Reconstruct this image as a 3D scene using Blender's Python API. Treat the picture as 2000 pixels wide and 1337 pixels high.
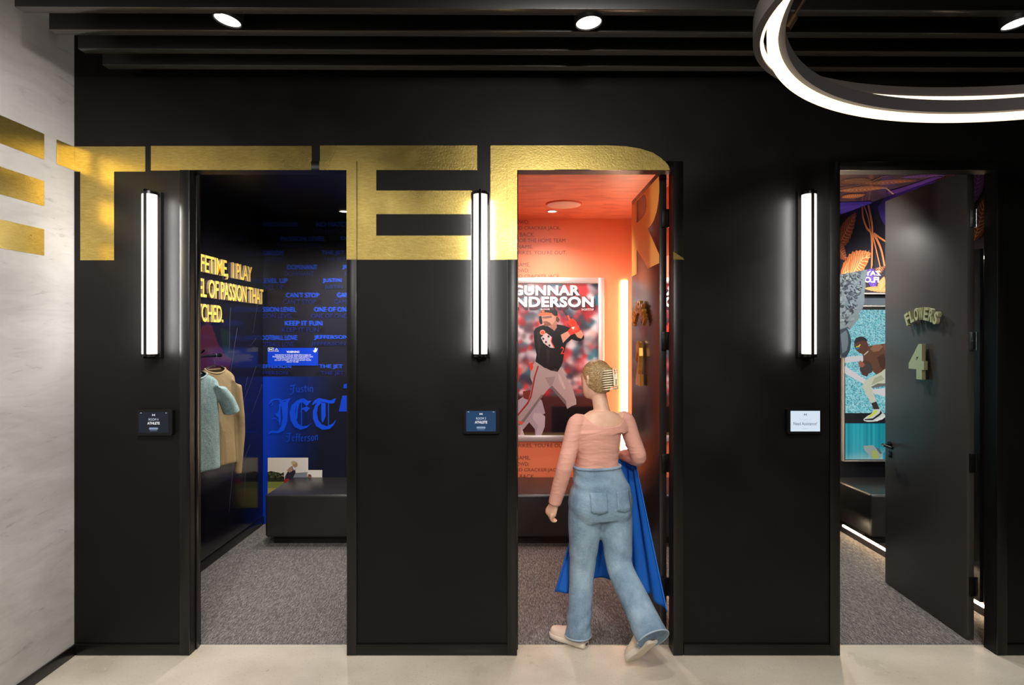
import bpy, bmesh, math, random
import numpy as np
from mathutils import Vector, Matrix
from mathutils.geometry import tessellate_polygon

for o in list(bpy.data.objects): bpy.data.objects.remove(o, do_unlink=True)
SC = bpy.context.scene
COL = SC.collection
R = random.Random(7)

# ---------------------------------------------------------------- frame of reference
# the black fitting room front stands 3.55 m from the camera; PX = metres per photo pixel on it
D = 3.55; PX = 1/340.0; CAMZ = 1.8324; F = 1207.0
def wx(x, k=1.0): return (x-1000)*k*PX
def wz(y, k=1.0): return CAMZ-(y-655)*k*PX
def wy(k): return D*k
def P(x, y, Y): return Vector(((x-1000)*Y/F, Y, CAMZ-(y-655)*Y/F))

# ---------------------------------------------------------------- camera
cam = bpy.data.cameras.new('camera'); camo = bpy.data.objects.new('camera', cam); COL.objects.link(camo)
camo.location = (0, 0, CAMZ); camo.rotation_euler = (math.radians(90), 0, 0)
cam.sensor_width = 36; cam.lens = F*36/2000; cam.shift_y = -13.5/2000; cam.clip_start = .05
SC.camera = camo
# ---------------------------------------------------------------- world, exposure
w = bpy.data.worlds.new('world'); SC.world = w; w.use_nodes = True
w.node_tree.nodes['Background'].inputs[0].default_value = (.9, .95, 1, 1)
w.node_tree.nodes['Background'].inputs[1].default_value = .04
SC.view_settings.view_transform = 'Standard'; SC.view_settings.look = 'None'
SC.view_settings.gamma = 1; SC.view_settings.exposure = 0.0
SC.view_settings.use_curve_mapping = False

def aim(o, target):
    d = Vector(target)-o.location
    o.rotation_euler = d.to_track_quat('-Z', 'Y').to_euler()
def area(name, loc, target, size, power, color=(1, .95, .88), spread=None, shape='DISK'):
    l = bpy.data.lights.new(name, 'AREA'); l.shape = shape; l.size = size; l.energy = power; l.color = color
    if spread: l.spread = math.radians(spread)
    o = bpy.data.objects.new(name, l); COL.objects.link(o); o.location = loc; aim(o, target); return o
def spot(name, loc, target, power, angle=60, blend=.6, color=(1, .95, .88), r=.03):
    l = bpy.data.lights.new(name, 'SPOT'); l.energy = power; l.spot_size = math.radians(angle); l.spot_blend = blend
    l.color = color; l.shadow_soft_size = r
    o = bpy.data.objects.new(name, l); COL.objects.link(o); o.location = loc; aim(o, target); return o
# shop ceiling spots in the aisle (the rows beyond the top of the photo)
WARM = (1, .93, .85)
spot('aisle_spot', (-1.35, 1.55, 3.28), (-2.55, 2.85, 1.8), 235, 95, .9, (1, .96, .92))
spot('aisle_spot', (-.9, 1.2, 3.28), (-1.4, 3.2, 0), 120, 80, .8, WARM)
spot('aisle_spot', (.35, 1.3, 3.28), (.1, 3.15, 0), 130, 80, .8, WARM)
spot('aisle_spot', (2.0, 1.2, 3.28), (1.9, 3.2, 0), 130, 80, .8, WARM)
spot('aisle_spot', (-1.6, -.3, 3.28), (-2.5, 2.1, 1.5), 170, 90, .9, (1, .96, .92))
area('aisle_fill_light', (.4, -1.4, 3.3), (.3, 3.0, .2), .7, 55, (1, .94, .88), 130)  # unseen area fill behind the camera, added to brighten the aisle

# ---------------------------------------------------------------- materials
def lin(c):
    return tuple(((v/255)/12.92 if v/255 <= .04045 else (((v/255)+.055)/1.055)**2.4) for v in c[:3])
MATS = {}
def mat(name, rgb=(128, 128, 128), rough=.5, metal=0, emit=None, estr=0, coat=0, spec=.5, build=None, alpha=1):
    if name in MATS: return MATS[name]
    m = bpy.data.materials.new(name); m.use_nodes = True
    nt = m.node_tree; b = nt.nodes['Principled BSDF']
    b.inputs['Base Color'].default_value = (*lin(rgb), 1)
    b.inputs['Roughness'].default_value = rough; b.inputs['Metallic'].default_value = metal
    b.inputs['Specular IOR Level'].default_value = spec
    b.inputs['Coat Weight'].default_value = coat; b.inputs['Coat Roughness'].default_value = .15
    if emit:
        b.inputs['Emission Color'].default_value = (*lin(emit), 1); b.inputs['Emission Strength'].default_value = estr
    if build: build(nt, b)
    MATS[name] = m; return m
def N(nt, t, **kw):
    n = nt.nodes.new(t)
    for k, v in kw.items():
        if k in n.inputs: n.inputs[k].default_value = v
        else: setattr(n, k, v)
    return n
def coords(nt, scale=(1, 1, 1), rot=(0, 0, 0)):
    g = N(nt, 'ShaderNodeNewGeometry'); mp = N(nt, 'ShaderNodeMapping')
    mp.inputs['Scale'].default_value = scale; mp.inputs['Rotation'].default_value = rot
    nt.links.new(g.outputs['Position'], mp.inputs['Vector']); return mp.outputs['Vector']
def noise(nt, vec, scale, detail=4, rough=.55, dist=0):
    n = N(nt, 'ShaderNodeTexNoise'); n.inputs['Scale'].default_value = scale; n.inputs['Detail'].default_value = detail
    n.inputs['Roughness'].default_value = rough; n.inputs['Distortion'].default_value = dist
    nt.links.new(vec, n.inputs['Vector']); return n.outputs['Fac']
def ramp(nt, fac, stops):
    r = N(nt, 'ShaderNodeValToRGB'); e = r.color_ramp.elements
    while len(e) < len(stops): e.new(.5)
    for i, (p, c) in enumerate(stops): e[i].position = p; e[i].color = (*lin(c), 1)
    nt.links.new(fac, r.inputs['Fac']); return r.outputs['Color']
def bump(nt, b, fac, strength, dist=.002):
    bp = N(nt, 'ShaderNodeBump'); bp.inputs['Strength'].default_value = strength; bp.inputs['Distance'].default_value = dist
    nt.links.new(fac, bp.inputs['Height']); nt.links.new(bp.outputs['Normal'], b.inputs['Normal'])
def mapr(nt, fac, a, bb, lo=.3, hi=.7):
    m = N(nt, 'ShaderNodeMapRange'); m.inputs[1].default_value = lo; m.inputs[2].default_value = hi
    m.inputs[3].default_value = a; m.inputs[4].default_value = bb
    nt.links.new(fac, m.inputs[0]); return m.outputs[0]

def b_black(nt, b):
    v = coords(nt); n = noise(nt, v, 260, 3); bump(nt, b, n, .22, .0012)
    n2 = noise(nt, v, 3.0, 3); nt.links.new(mapr(nt, n2, .36, .48), b.inputs['Roughness'])
BLACK = mat('satin_black_paint', (10, 9.5, 9), .42, spec=.22, build=b_black)
BLACKF = mat('black_frame_paint', (12, 12, 12), .30, spec=.35, build=lambda nt, b: bump(nt, b, noise(nt, coords(nt), 200, 3), .1, .001))
def b_door(nt, b):
    v = coords(nt); bump(nt, b, noise(nt, v, 330, 2), .18, .001)
DOORM = mat('charcoal_door_laminate', (56, 53, 51), .36, build=b_door)
def b_plaster(nt, b):
    v = coords(nt, (1, .55, 1.5), (.5, 0, 0)); n = noise(nt, v, 1.5, 7, .6, .8)
    v2 = coords(nt, (1, 1, 5), (.42, 0, 0)); n2 = noise(nt, v2, 3.4, 9, .66, 1.6)
    mx = N(nt, 'ShaderNodeMix', data_type='RGBA', blend_type='MULTIPLY'); mx.inputs[0].default_value = .65
    c1 = ramp(nt, n, [(.28, (162, 158, 153)), (.5, (182, 178, 174)), (.72, (196, 193, 190))])
    c2 = ramp(nt, n2, [(.28, (178, 174, 170)), (.40, (240, 240, 240)), (.7, (255, 255, 255))])
    nt.links.new(c1, mx.inputs[6]); nt.links.new(c2, mx.inputs[7]); nt.links.new(mx.outputs[2], b.inputs['Base Color'])
    bump(nt, b, n2, .15, .004)
PLASTER = mat('grey_trowelled_plaster', (180, 176, 172), .65, build=b_plaster)
def b_conc(nt, b):
    v = coords(nt); n = noise(nt, v, 1.6, 6, .58, 0); n2 = noise(nt, v, 90, 3, .6)
    mx = N(nt, 'ShaderNodeMix', data_type='RGBA', blend_type='MULTIPLY'); mx.inputs[0].default_value = .6
    c1 = ramp(nt, n, [(.3, (172, 163, 146)), (.5, (190, 182, 166)), (.7, (203, 195, 180))])
    c2 = ramp(nt, n2, [(.28, (190, 186, 180)), (.42, (255, 255, 255))])
    nt.links.new(c1, mx.inputs[6]); nt.links.new(c2, mx.inputs[7]); nt.links.new(mx.outputs[2], b.inputs['Base Color'])
    nt.links.new(mapr(nt, n, .24, .42), b.inputs['Roughness'])
CONC = mat('polished_beige_concrete', (190, 182, 166), .3, build=b_conc)
def b_carpet(nt, b):
    v = coords(nt, (1, .6, 1), (0, 0, .5)); n = noise(nt, v, 280, 3, .7)
    v2 = coords(nt, (1, .16, 1), (0, 0, 0)); n2 = noise(nt, v2, 170, 3, .7)
    n3 = noise(nt, coords(nt), 230, 2, .8)
    a = N(nt, 'ShaderNodeMath', operation='ADD'); nt.links.new(n, a.inputs[0]); nt.links.new(n2, a.inputs[1])
    a2 = N(nt, 'ShaderNodeMath', operation='ADD'); nt.links.new(a.outputs[0], a2.inputs[0]); nt.links.new(n3, a2.inputs[1])
    a3 = N(nt, 'ShaderNodeMath', operation='MULTIPLY'); nt.links.new(a2.outputs[0], a3.inputs[0]); a3.inputs[1].default_value = 1/3
    c = ramp(nt, a3.outputs[0], [(.40, (44, 42, 43)), (.48, (92, 89, 88)), (.54, (128, 124, 120)), (.62, (186, 181, 174))])
    nt.links.new(c, b.inputs['Base Color']); bump(nt, b, a3.outputs[0], .8, .006)
CARPET = mat('grey_loop_carpet', (120, 116, 112), .95, build=b_carpet, spec=.1)
def b_gold(nt, b):
    v = coords(nt, (1, 1, 1)); n = noise(nt, v, 100, 3, .5, .3)
    v2 = coords(nt, (1, 1, 14)); n2 = noise(nt, v2, 30, 4, .7)
    n4 = noise(nt, v, 2.3, 3)
    c = ramp(nt, n2, [(.3, (146, 126, 64)), (.5, (168, 147, 80)), (.7, (188, 166, 100))])
    nt.links.new(c, b.inputs['Base Color'])
    nt.links.new(mapr(nt, n4, .24, .40), b.inputs['Roughness'])
    bump(nt, b, n, .16, .003)
GOLD = mat('gold_foil', (165, 140, 76), .3, metal=.85, build=b_gold)
LETGOLD = mat('brass_letter_metal', (222, 160, 60), .28, metal=.6)
SILVER = mat('brushed_silver_frame', (205, 200, 196), .35, metal=.55)
STEEL = mat('steel_hinge', (150, 158, 164), .3, metal=1)
MIRROR = mat('mirror_glass', (235, 238, 238), .012, metal=1)
VINYL = mat('black_bench_vinyl', (34, 33, 33), .34, build=lambda nt, b: bump(nt, b, noise(nt, coords(nt), 420, 2), .12, .001))
BAFFLE = mat('black_ceiling_baffle', (11, 11, 11), .35)
BAFLIT = mat('baffle_underside_lit_tone', (62, 59, 56), .22)  # lighter underside colour stands in for light bounced up from the floor
DEEP = mat('black_ceiling_paint', (5, 5, 5), .9, spec=.1)
LEDW = mat('led_white', (255, 255, 255), .5, emit=(255, 246, 238), estr=1.7)
LEDROOM = mat('led_strip_warm', (255, 255, 255), .5, emit=(255, 224, 186), estr=26)
LEDWARM = mat('led_ring_diffuser', (255, 255, 255), .5, emit=(255, 230, 192), estr=1.6)
RINGM = mat('dark_bronze_ring', (96, 92, 92), .5, metal=.4, build=lambda nt, b: bump(nt, b, noise(nt, coords(nt), 500, 2), .4, .001))
BRONZE = mat('bronze_rod', (88, 66, 46), .4, metal=.8)
FACE_GLOW = mat('spotlight_lens', (255, 255, 255), .5, emit=(255, 250, 246), estr=2.2)
GLOW2 = mat('downlight_lens', (255, 255, 255), .5, emit=(255, 250, 246), estr=14)
ORANGE = mat('orange_wall_paint', (230, 132, 90), .45, build=lambda nt, b: bump(nt, b, noise(nt, coords(nt), 150, 2), .08, .001))
def b_camo(nt, b):
    v = coords(nt, (1, 3.0, 1)); vo = N(nt, 'ShaderNodeTexVoronoi', feature='F1'); vo.inputs['Scale'].default_value = 6
    nt.links.new(v, vo.inputs['Vector'])
    sp = N(nt, 'ShaderNodeSeparateColor'); nt.links.new(vo.outputs['Color'], sp.inputs[0])
    c = ramp(nt, sp.outputs[0], [(0, (204, 112, 84)), (.35, (222, 128, 96)), (.7, (230, 136, 102)), (1, (212, 118, 90))])
    nt.links.new(c, b.inputs['Base Color'])
CAMO = mat('orange_patchwork_ceiling', (226, 84, 46), .4, build=b_camo)
DARKROOM = mat('midnight_wall', (20, 20, 30), .22, coat=.3)
def b_pic(nt, b):
    a = N(nt, 'ShaderNodeAttribute'); a.attribute_name = 'Col'; nt.links.new(a.outputs['Color'], b.inputs['Base Color'])
PIC = mat('printed_graphic', (128, 128, 128), .38, build=b_pic)
PICGLOSS = mat('glossy_printed_wallcovering', (128, 128, 128), .16, build=b_pic)
def b_lb(s):
    def f(nt, b):
        a = N(nt, 'ShaderNodeAttribute'); a.attribute_name = 'Col'; b.inputs['Base Color'].default_value = (.01, .01, .01, 1)
        nt.links.new(a.outputs['Color'], b.inputs['Emission Color']); b.inputs['Emission Strength'].default_value = s
    return f
BOX = mat('backlit_print', (128, 128, 128), .4, build=b_lb(.9))
SCREEN = mat('lit_screen', (128, 128, 128), .3, spec=.1, build=b_lb(1.0))

# ---------------------------------------------------------------- mesh helpers
def tag(o, label=None, cat=None, group=None, kind=None):
    if label: o['label'] = label
    if cat: o['category'] = cat
    if group: o['group'] = group
    if kind: o['kind'] = kind
    return o
def mkobj(name, bm, m, parent=None, smooth=False, auto=None):
    me = bpy.data.meshes.new(name); bmesh.ops.recalc_face_normals(bm, faces=bm.faces[:]) if len(bm.faces) < 200000 else None
    bm.to_mesh(me); bm.free()
    ms = m if isinstance(m, (list, tuple)) else [m]
    for q in ms: me.materials.append(q)
    if smooth: me.polygons.foreach_set('use_smooth', [True]*len(me.polygons))
    o = bpy.data.objects.new(name, me); COL.objects.link(o)
    if parent: o.parent = parent; o.matrix_parent_inverse = mwi(parent)
    if auto:
        me.polygons.foreach_set('use_smooth', [True]*len(me.polygons))
        me.set_sharp_from_angle(angle=math.radians(auto))
    return o
def mwi(p):
    mtx = Matrix.LocRotScale(p.location, p.rotation_euler, p.scale)
    if p.parent: mtx = (p.parent.matrix_basis) @ mtx
    return mtx.inverted()
def empty(name, loc=(0, 0, 0), rz=0):
    o = bpy.data.objects.new(name, None); COL.objects.link(o); o.location = loc; o.rotation_euler = (0, 0, rz)
    o.empty_display_size = .1; return o
def box(bm, x0, x1, y0, y1, z0, z1, bev=0, mi=0, seg=2):
    r = bmesh.ops.create_cube(bm, size=1)
    vs = r['verts']
    for v in vs:
        v.co = Vector(((x0+x1)/2+v.co.x*(x1-x0), (y0+y1)/2+v.co.y*(y1-y0), (z0+z1)/2+v.co.z*(z1-z0)))
    fs = list({f for v in vs for f in v.link_faces})
    for f in fs: f.material_index = mi
    if bev:
        es = list({e for v in vs for e in v.link_edges})
        bmesh.ops.bevel(bm, geom=es, offset=bev, segments=seg, profile=.5, affect='EDGES')
def bxo(name, x0, x1, y0, y1, z0, z1, m, parent=None, bev=0, seg=2):
    bm = bmesh.new(); box(bm, x0, x1, y0, y1, z0, z1, bev, 0, seg); return mkobj(name, bm, m, parent, auto=35 if bev else None)
def frame_axes(d):
    d = d.normalized(); up = Vector((0, 0, 1)) if abs(d.z) < .95 else Vector((0, 1, 0))
    u = d.cross(up).normalized(); v = u.cross(d).normalized(); return u, v
def cyl(bm, a, b, r0, r1=None, n=24, mi=0, caps=True):
    a = Vector(a); b = Vector(b); r1 = r0 if r1 is None else r1
    u, v = frame_axes(b-a); A = []; B = []
    for i in range(n):
        t = 2*math.pi*i/n; dv = u*math.cos(t)+v*math.sin(t)
        A.append(bm.verts.new(a+dv*r0)); B.append(bm.verts.new(b+dv*r1))
    for i in range(n):
        f = bm.faces.new((A[i], A[(i+1) % n], B[(i+1) % n], B[i])); f.material_index = mi
    if caps:
        f = bm.faces.new(A[::-1]); f.material_index = mi; f = bm.faces.new(B); f.material_index = mi
def tube(bm, pts, rad, n=12, flat=None, caps=True):
    """smooth tube through pts; rad list; flat = per ring (scale u, scale v)"""
    pts = [Vector(p) for p in pts]; rings = []
    pu = None
    for i, p in enumerate(pts):
        d = (pts[min(i+1, len(pts)-1)]-pts[max(i-1, 0)])
        if d.length < 1e-9: d = Vector((0, 0, 1))
        d.normalize()
        if pu is None: u, v = frame_axes(d)
        else:
            u = (pu-d*pu.dot(d)).normalized(); v = u.cross(d).normalized()*-1
            v = d.cross(u)
        pu = u
        r = rad[i] if isinstance(rad, (list, tuple)) else rad
        fu, fv = (flat[i] if flat else (1, 1))
        rings.append([bm.verts.new(p+u*math.cos(2*math.pi*j/n)*r*fu+v*math.sin(2*math.pi*j/n)*r*fv) for j in range(n)])
    for a, b in zip(rings, rings[1:]):
        for j in range(n): bm.faces.new((a[j], a[(j+1) % n], b[(j+1) % n], b[j]))
    if caps: bm.faces.new(rings[0][::-1]); bm.faces.new(rings[-1])
def rings_loft(bm, rings, caps=True):
    rr = [[bm.verts.new(p) for p in ring] for ring in rings]; n = len(rr[0])
    for a, b in zip(rr, rr[1:]):
        for j in range(n): bm.faces.new((a[j], a[(j+1) % n], b[(j+1) % n], b[j]))
    if caps: bm.faces.new(rr[0][::-1]); bm.faces.new(rr[-1])
def ellring(c, u, v, ru, rv, n=28, pw=2.0):
    c = Vector(c); out = []
    for j in range(n):
        t = 2*math.pi*j/n; ct, st = math.cos(t), math.sin(t)
        e = 2/pw
        out.append(c+u*(math.copysign(abs(ct)**e, ct)*ru)+v*(math.copysign(abs(st)**e, st)*rv))
    return out
def catmull(keys, m=5):
    """interpolate list of tuples of numbers"""
    ks = [np.array(k, float) for k in keys]; out = []
    for i in range(len(ks)-1):
        p0 = ks[max(i-1, 0)]; p1 = ks[i]; p2 = ks[i+1]; p3 = ks[min(i+2, len(ks)-1)]
        for s in range(m):
            t = s/m
            out.append(.5*((2*p1)+(-p0+p2)*t+(2*p0-5*p1+4*p2-p3)*t*t+(-p0+3*p1-3*p2+p3)*t**3))
    out.append(ks[-1]); return out
def remesh(bm, voxel, smooth_it=2):
    """fuse overlapping closed shells into one continuous skin; returns a bmesh"""
    me = bpy.data.meshes.new('t'); bm.to_mesh(me); bm.free()
    o = bpy.data.objects.new('t', me); COL.objects.link(o)
    md = o.modifiers.new('r', 'REMESH'); md.mode = 'VOXEL'; md.voxel_size = voxel; md.adaptivity = 0
    if smooth_it:
        s = o.modifiers.new('s', 'SMOOTH'); s.factor = .5; s.iterations = smooth_it
    dg = bpy.context.evaluated_depsgraph_get(); dg.update()
    e = o.evaluated_get(dg); nm = bpy.data.meshes.new_from_object(e)
    b2 = bmesh.new(); b2.from_mesh(nm)
    bpy.data.objects.remove(o, do_unlink=True); bpy.data.meshes.remove(me); bpy.data.meshes.remove(nm)
    return b2

_tc = {}
def text_tris(s, bold=0.0, spacing=1.0, shear=0.0):
    """glyph triangles from the built-in font, bbox normalised to 0..1 by 0..1; also aspect"""
    key = (s, bold, spacing, shear)
    if key in _tc: return _tc[key]
    c = bpy.data.curves.new('t', 'FONT'); c.body = s; c.offset = bold; c.space_character = spacing; c.shear = shear; c.resolution_u = 3
    o = bpy.data.objects.new('t', c); COL.objects.link(o)
    dg = bpy.context.evaluated_depsgraph_get(); dg.update()
    me = bpy.data.meshes.new_from_object(o.evaluated_get(dg)); me.calc_loop_triangles()
    v = np.array([(p.co.x, p.co.y) for p in me.vertices]); t = [tuple(q.vertices) for q in me.loop_triangles]
    bpy.data.objects.remove(o, do_unlink=True); bpy.data.curves.remove(c); bpy.data.meshes.remove(me)
    lo = v.min(0); hi = v.max(0); v = (v-lo)/(hi-lo)
    _tc[key] = (v, t, (hi-lo)[0]/(hi-lo)[1]); return _tc[key]

class Pic:
    """a printed picture: coloured polygons on a plane, all in ONE mesh.  Coordinates are (u, v) in the
    picture's own units; mp(u, v, h) turns them into a point, h metres proud of the plane"""
    STEP = .00004
    def __init__(s, mp): s.V = []; s.Fc = []; s.C = []; s.mp = mp; s.L = 0
    def up(s, n=1): s.L += n; return s
    def tri(s, pts, tris, col):
        b = len(s.V); s.V += [s.mp(u, v, s.L*s.STEP) for u, v in pts]
        for t in tris: s.Fc.append([b+i for i in t]); s.C += [col]*len(t)
    def poly(s, pts, rgb, up=True):
        if up: s.up()
        tr = tessellate_polygon([[Vector((u, v, 0)) for u, v in pts]])
        s.tri(pts, [t for t in tr if len(set(t)) == 3], lin(rgb))
    def rect(s, x0, y0, x1, y1, rgb, up=True): s.poly([(x0, y0), (x1, y0), (x1, y1), (x0, y1)], rgb, up)
    def ell(s, cx, cy, rx, ry, rgb, rot=0, n=24, up=True):
        c, q = math.cos(rot), math.sin(rot)
        s.poly([(cx+rx*math.cos(t)*c-ry*math.sin(t)*q, cy+rx*math.cos(t)*q+ry*math.sin(t)*c) for t in [2*math.pi*i/n for i in range(n)]], rgb, up)
    def line(s, pts, w0, rgb, w1=None, up=True):
        w1 = w0 if w1 is None else w1; L = []; Rr = []; n = len(pts)
        for i, (x, y) in enumerate(pts):
            a = pts[max(i-1, 0)]; b = pts[min(i+1, n-1)]; dx, dy = b[0]-a[0], b[1]-a[1]; l = math.hypot(dx, dy) or 1
            ww = (w0+(w1-w0)*i/(n-1))/2; L.append((x-dy/l*ww, y+dx/l*ww)); Rr.append((x+dy/l*ww, y-dx/l*ww))
        if up: s.up()
        pp = L+Rr; tr = []
        for i in range(n-1): tr += [(i, i+1, n+i+1), (i, n+i+1, n+i)]
        s.tri(pp, tr, lin(rgb))
    def text(s, t, x0, y0, x1, y1, rgb, bold=0, spacing=1, shear=0, fn=None, up=True):
        """y0 is the top (photo pixels run downwards)"""
        if up: s.up()
        v, tr, a = text_tris(t, bold, spacing, shear)
        pts = [(x0+(x1-x0)*p[0], y1+(y0-y1)*p[1]) for p in v]
        if fn: pts = [fn(*p) for p in pts]
        s.tri(pts, tr, lin(rgb))
    def raster(s, x0, y0, x1, y1, nx, ny, fn, up=True):
        """soft background; fn takes arrays u, v (0..1, v down) and returns srgb 0..255"""
        if up: s.up()
        U, Vv = np.meshgrid(np.linspace(0, 1, nx+1), np.linspace(0, 1, ny+1)); A = np.clip(fn(U, Vv)/255, 0, 1)
        A = np.where(A <= .04045, A/12.92, ((A+.055)/1.055)**2.4)
        b = len(s.V)
        for j in range(ny+1):
            for i in range(nx+1): s.V.append(s.mp(x0+(x1-x0)*U[j, i], y0+(y1-y0)*Vv[j, i], s.L*s.STEP))
        for j in range(ny):
            for i in range(nx):
                q = [(j, i), (j, i+1), (j+1, i+1), (j+1, i)]
                s.Fc.append([b+a*(nx+1)+c for a, c in q]); s.C += [tuple(A[a, c]) for a, c in q]
    def build(s, name, m, parent=None):
        me = bpy.data.meshes.new(name); me.from_pydata([tuple(v) for v in s.V], [], s.Fc); me.materials.append(m)
        ca = me.color_attributes.new('Col', 'FLOAT_COLOR', 'CORNER')
        buf = np.ones((len(s.C), 4), np.float32); buf[:, :3] = np.array(s.C, np.float32); ca.data.foreach_set('color', buf.ravel())
        o = bpy.data.objects.new(name, me); COL.objects.link(o)
        if parent: o.parent = parent; o.matrix_parent_inverse = mwi(parent)
        return o
def front_plane(k, proud=0):          # plane facing the aisle at depth k, photo pixel coordinates
    return lambda u, v, h: Vector((wx(u, k), wy(k)-proud-h, wz(v, k)))
def crowd(nx, seed, pal, rad):
    rs = np.random.RandomState(seed)
    c = rs.rand(nx, 2); col = np.array(pal)[rs.randint(0, len(pal), nx)]; rr = rad*(.5+rs.rand(nx))
    def f(U, V):
        acc = np.zeros(U.shape+(3,)); wsum = np.zeros(U.shape)+1e-6
        for (cx, cy), cc, r in zip(c, col, rr):
            g = np.exp(-(((U-cx)/r)**2+((V-cy)*1.45/r)**2)); acc += g[..., None]*cc; wsum += g
        return acc/wsum[..., None]
    return f

# ================================================================ SETTING
LW = -855*PX                     # grey side wall
fl = tag(bxo('floor', LW-.1, 4.2, -3.2, D*1.033, -.1, 0, CONC), kind='structure')
tag(bxo('ceiling', LW-.1, 4.2, -3.2, D+.3, 3.72, 3.82, DEEP), kind='structure')
wl = tag(bxo('wall_left', LW-.12, LW, -3.2, D+.05, 0, 3.72, PLASTER), kind='structure')
tag(bxo('wall_rear', LW-.1, 4.2, -3.3, -3.2, 0, 3.72, mat('shop_wall_grey', (70, 68, 66), .7)), kind='structure')
tag(bxo('wall_right', 4.2, 4.3, -3.2, D+.1, 0, 3.72, MATS['shop_wall_grey']), kind='structure')
# openings, in photo pixels on the front plane
OPEN = [(372, 678), (1010, 1314), (1639, 1945)]
HEAD = 333; TH = .025*D; RB = 13.5
bm = bmesh.new(); xs = [LW]+[wx(v) for o in OPEN for v in o]+[4.2]
for a, b in zip(xs[::2], xs[1::2]): box(bm, a, b, D, D+TH, 0, 3.72)
for a, b in OPEN: box(bm, wx(a), wx(b), D, D+TH, wz(HEAD), 3.72)
xs = [LW]+[v for o in OPEN for v in (wx(o[0]), wx(o[1]+RB))]+[4.2]         # rabbet that takes the door leaf
for a, b in zip(xs[::2], xs[1::2]): box(bm, a, b, D+TH, D*1.033, 0, 3.72)
for a, b in OPEN: box(bm, wx(a), wx(b+RB), D+TH, D*1.033, wz(HEAD)+.05, 3.72)
wf = tag(mkobj('wall_front', bm, BLACK), kind='structure')
# baseboards
seg = [(145, 353), (697, 993), (1335, 1621), (1964, 2200)]
for i, (a, b) in enumerate(seg):
    tag(bxo('baseboard_front' if i == 0 else 'baseboard_front.%03d' % i, wx(a), wx(b), D-.010, D-.0005, 0, .064, BLACKF, bev=.002), kind='structure')
tag(bxo('baseboard_left', LW+.0005, LW+.012, -3.1, D-.012, 0, .064, BLACKF, bev=.002), kind='structure')
# casings with jamb linings
CP = .012
trims = []
for i, (a, b) in enumerate(OPEN):
    bm = bmesh.new(); cw = 19.5*PX; x0, x1 = wx(a), wx(b); zt = wz(HEAD)
    box(bm, x0-cw, x0, D-CP, D-.0003, 0, zt+17.5*PX, .0032); box(bm, x1, x1+cw, D-CP, D-.0003, 0, zt+17.5*PX, .0032)
    box(bm, x0-.001, x1+.001, D-CP, D-.0003, zt, zt+17.5*PX, .0022)
    # door stop rabbet at the back of the jamb
    box(bm, x0-.0003, x0+.006, D+TH-.03, D+TH+.006, 0, zt, .001); box(bm, x1+RB*PX-.009, x1+RB*PX+.0003, D*1.033-.012, D*1.033+.004, 0, zt+.04, .001)
    trims.append(tag(mkobj('trim_%d' % (i+1), bm, BLACKF, auto=35), kind='structure'))

# -------- gold supergraphic, clipped to what carries it
def clip(poly, ax, lim, keep_less):
    out = []
    for i, p in enumerate(poly):
        q = poly[(i+1) % len(poly)]
        ip = (p[ax] <= lim) == keep_less or p[ax] == lim; iq = (q[ax] <= lim) == keep_less or q[ax] == lim
        if ip: out.append(p)
        if ip != iq:
            t = (lim-p[ax])/(q[ax]-p[ax]); r = [p[0]+(q[0]-p[0])*t, p[1]+(q[1]-p[1])*t]; r[ax] = lim; out.append(tuple(r))
    return out
def crect(poly, r):
    for ax, lim, less in ((0, r[0], False), (0, r[2], True), (1, r[1], False), (1, r[3], True)):
        poly = clip(poly, ax, lim, less)
        if len(poly) < 3: return []
    return poly
def rectp(a, b, c, d): return [(a, b), (c, b), (c, d), (a, d)]
arcR = [(1190, 284), (1222, 285.5), (1250, 290), (1275, 298), (1292, 309), (1304, 324), (1311, 343), (1311, 362), (1303, 382), (1288, 398), (1262, 411), (1235, 417), (1206, 419)]
Rout = [(958, 284)]+arcR+[(1337, 507), (1206, 507), (1083, 448), (1083, 507), (958, 507)]
Rhole = [(1083, 332), (1150, 332), (1178, 337), (1190, 350), (1190, 366), (1178, 379), (1150, 384), (1083, 384)]
def tess(loops):
    pts = [p for l in loops for p in l]
    tr = tessellate_polygon([[Vector((*p, 0)) for p in l] for l in loops])
    return [[pts[i] for i in t] for t in tr]
LET = {
 'T1': [rectp(145.5, 286, 284, 335), rectp(157, 335, 223, 508)],
 'T2': [rectp(295, 285, 609, 333), rectp(398, 333, 508, 507)],
 'E': [rectp(625, 284, 735, 507), rectp(735, 284, 932, 332), rectp(735, 372, 922, 418), rectp(735, 460, 922, 507)],
 'R': tess([Rout, Rhole])}
wallregs = []
cas = []
prev = 145
for a, b in OPEN:
    wallregs.append((prev, 0, a-19.5, 1300)); wallregs.append((a-19.5, 0, b+19.5, HEAD-17.5)); prev = b+19.5
    cas.append([(a-19.5, HEAD-17.5, a, 1300), (b, HEAD-17.5, b+19.5, 1300), (a, HEAD-17.5, b, HEAD)])
wallregs.append((prev, 0, 2200, 1300))
def flat(name, polys, fn, m, parent):
    bm = bmesh.new()
    for p in polys:
        if len(p) >= 3:
            try: bm.faces.new([bm.verts.new(fn(*q)) for q in p])
            except ValueError: pass
    if not bm.faces: bm.free(); return None
    return mkobj(name, bm, m, parent)
for key, tris in LET.items():
    wp = [crect(t, r) for t in tris for r in wallregs]
    o = flat('gold_letter', wp, lambda x, y: (wx(x), D-.0012, wz(y)), GOLD, wf)
    for i, regs in enumerate(cas):
        cp = [crect(t, r) for t in tris for r in regs]
        flat('gold_letter', [c for c in cp if c], lambda x, y: (wx(x), D-CP-.0012, wz(y)), GOLD, trims[i])
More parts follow.
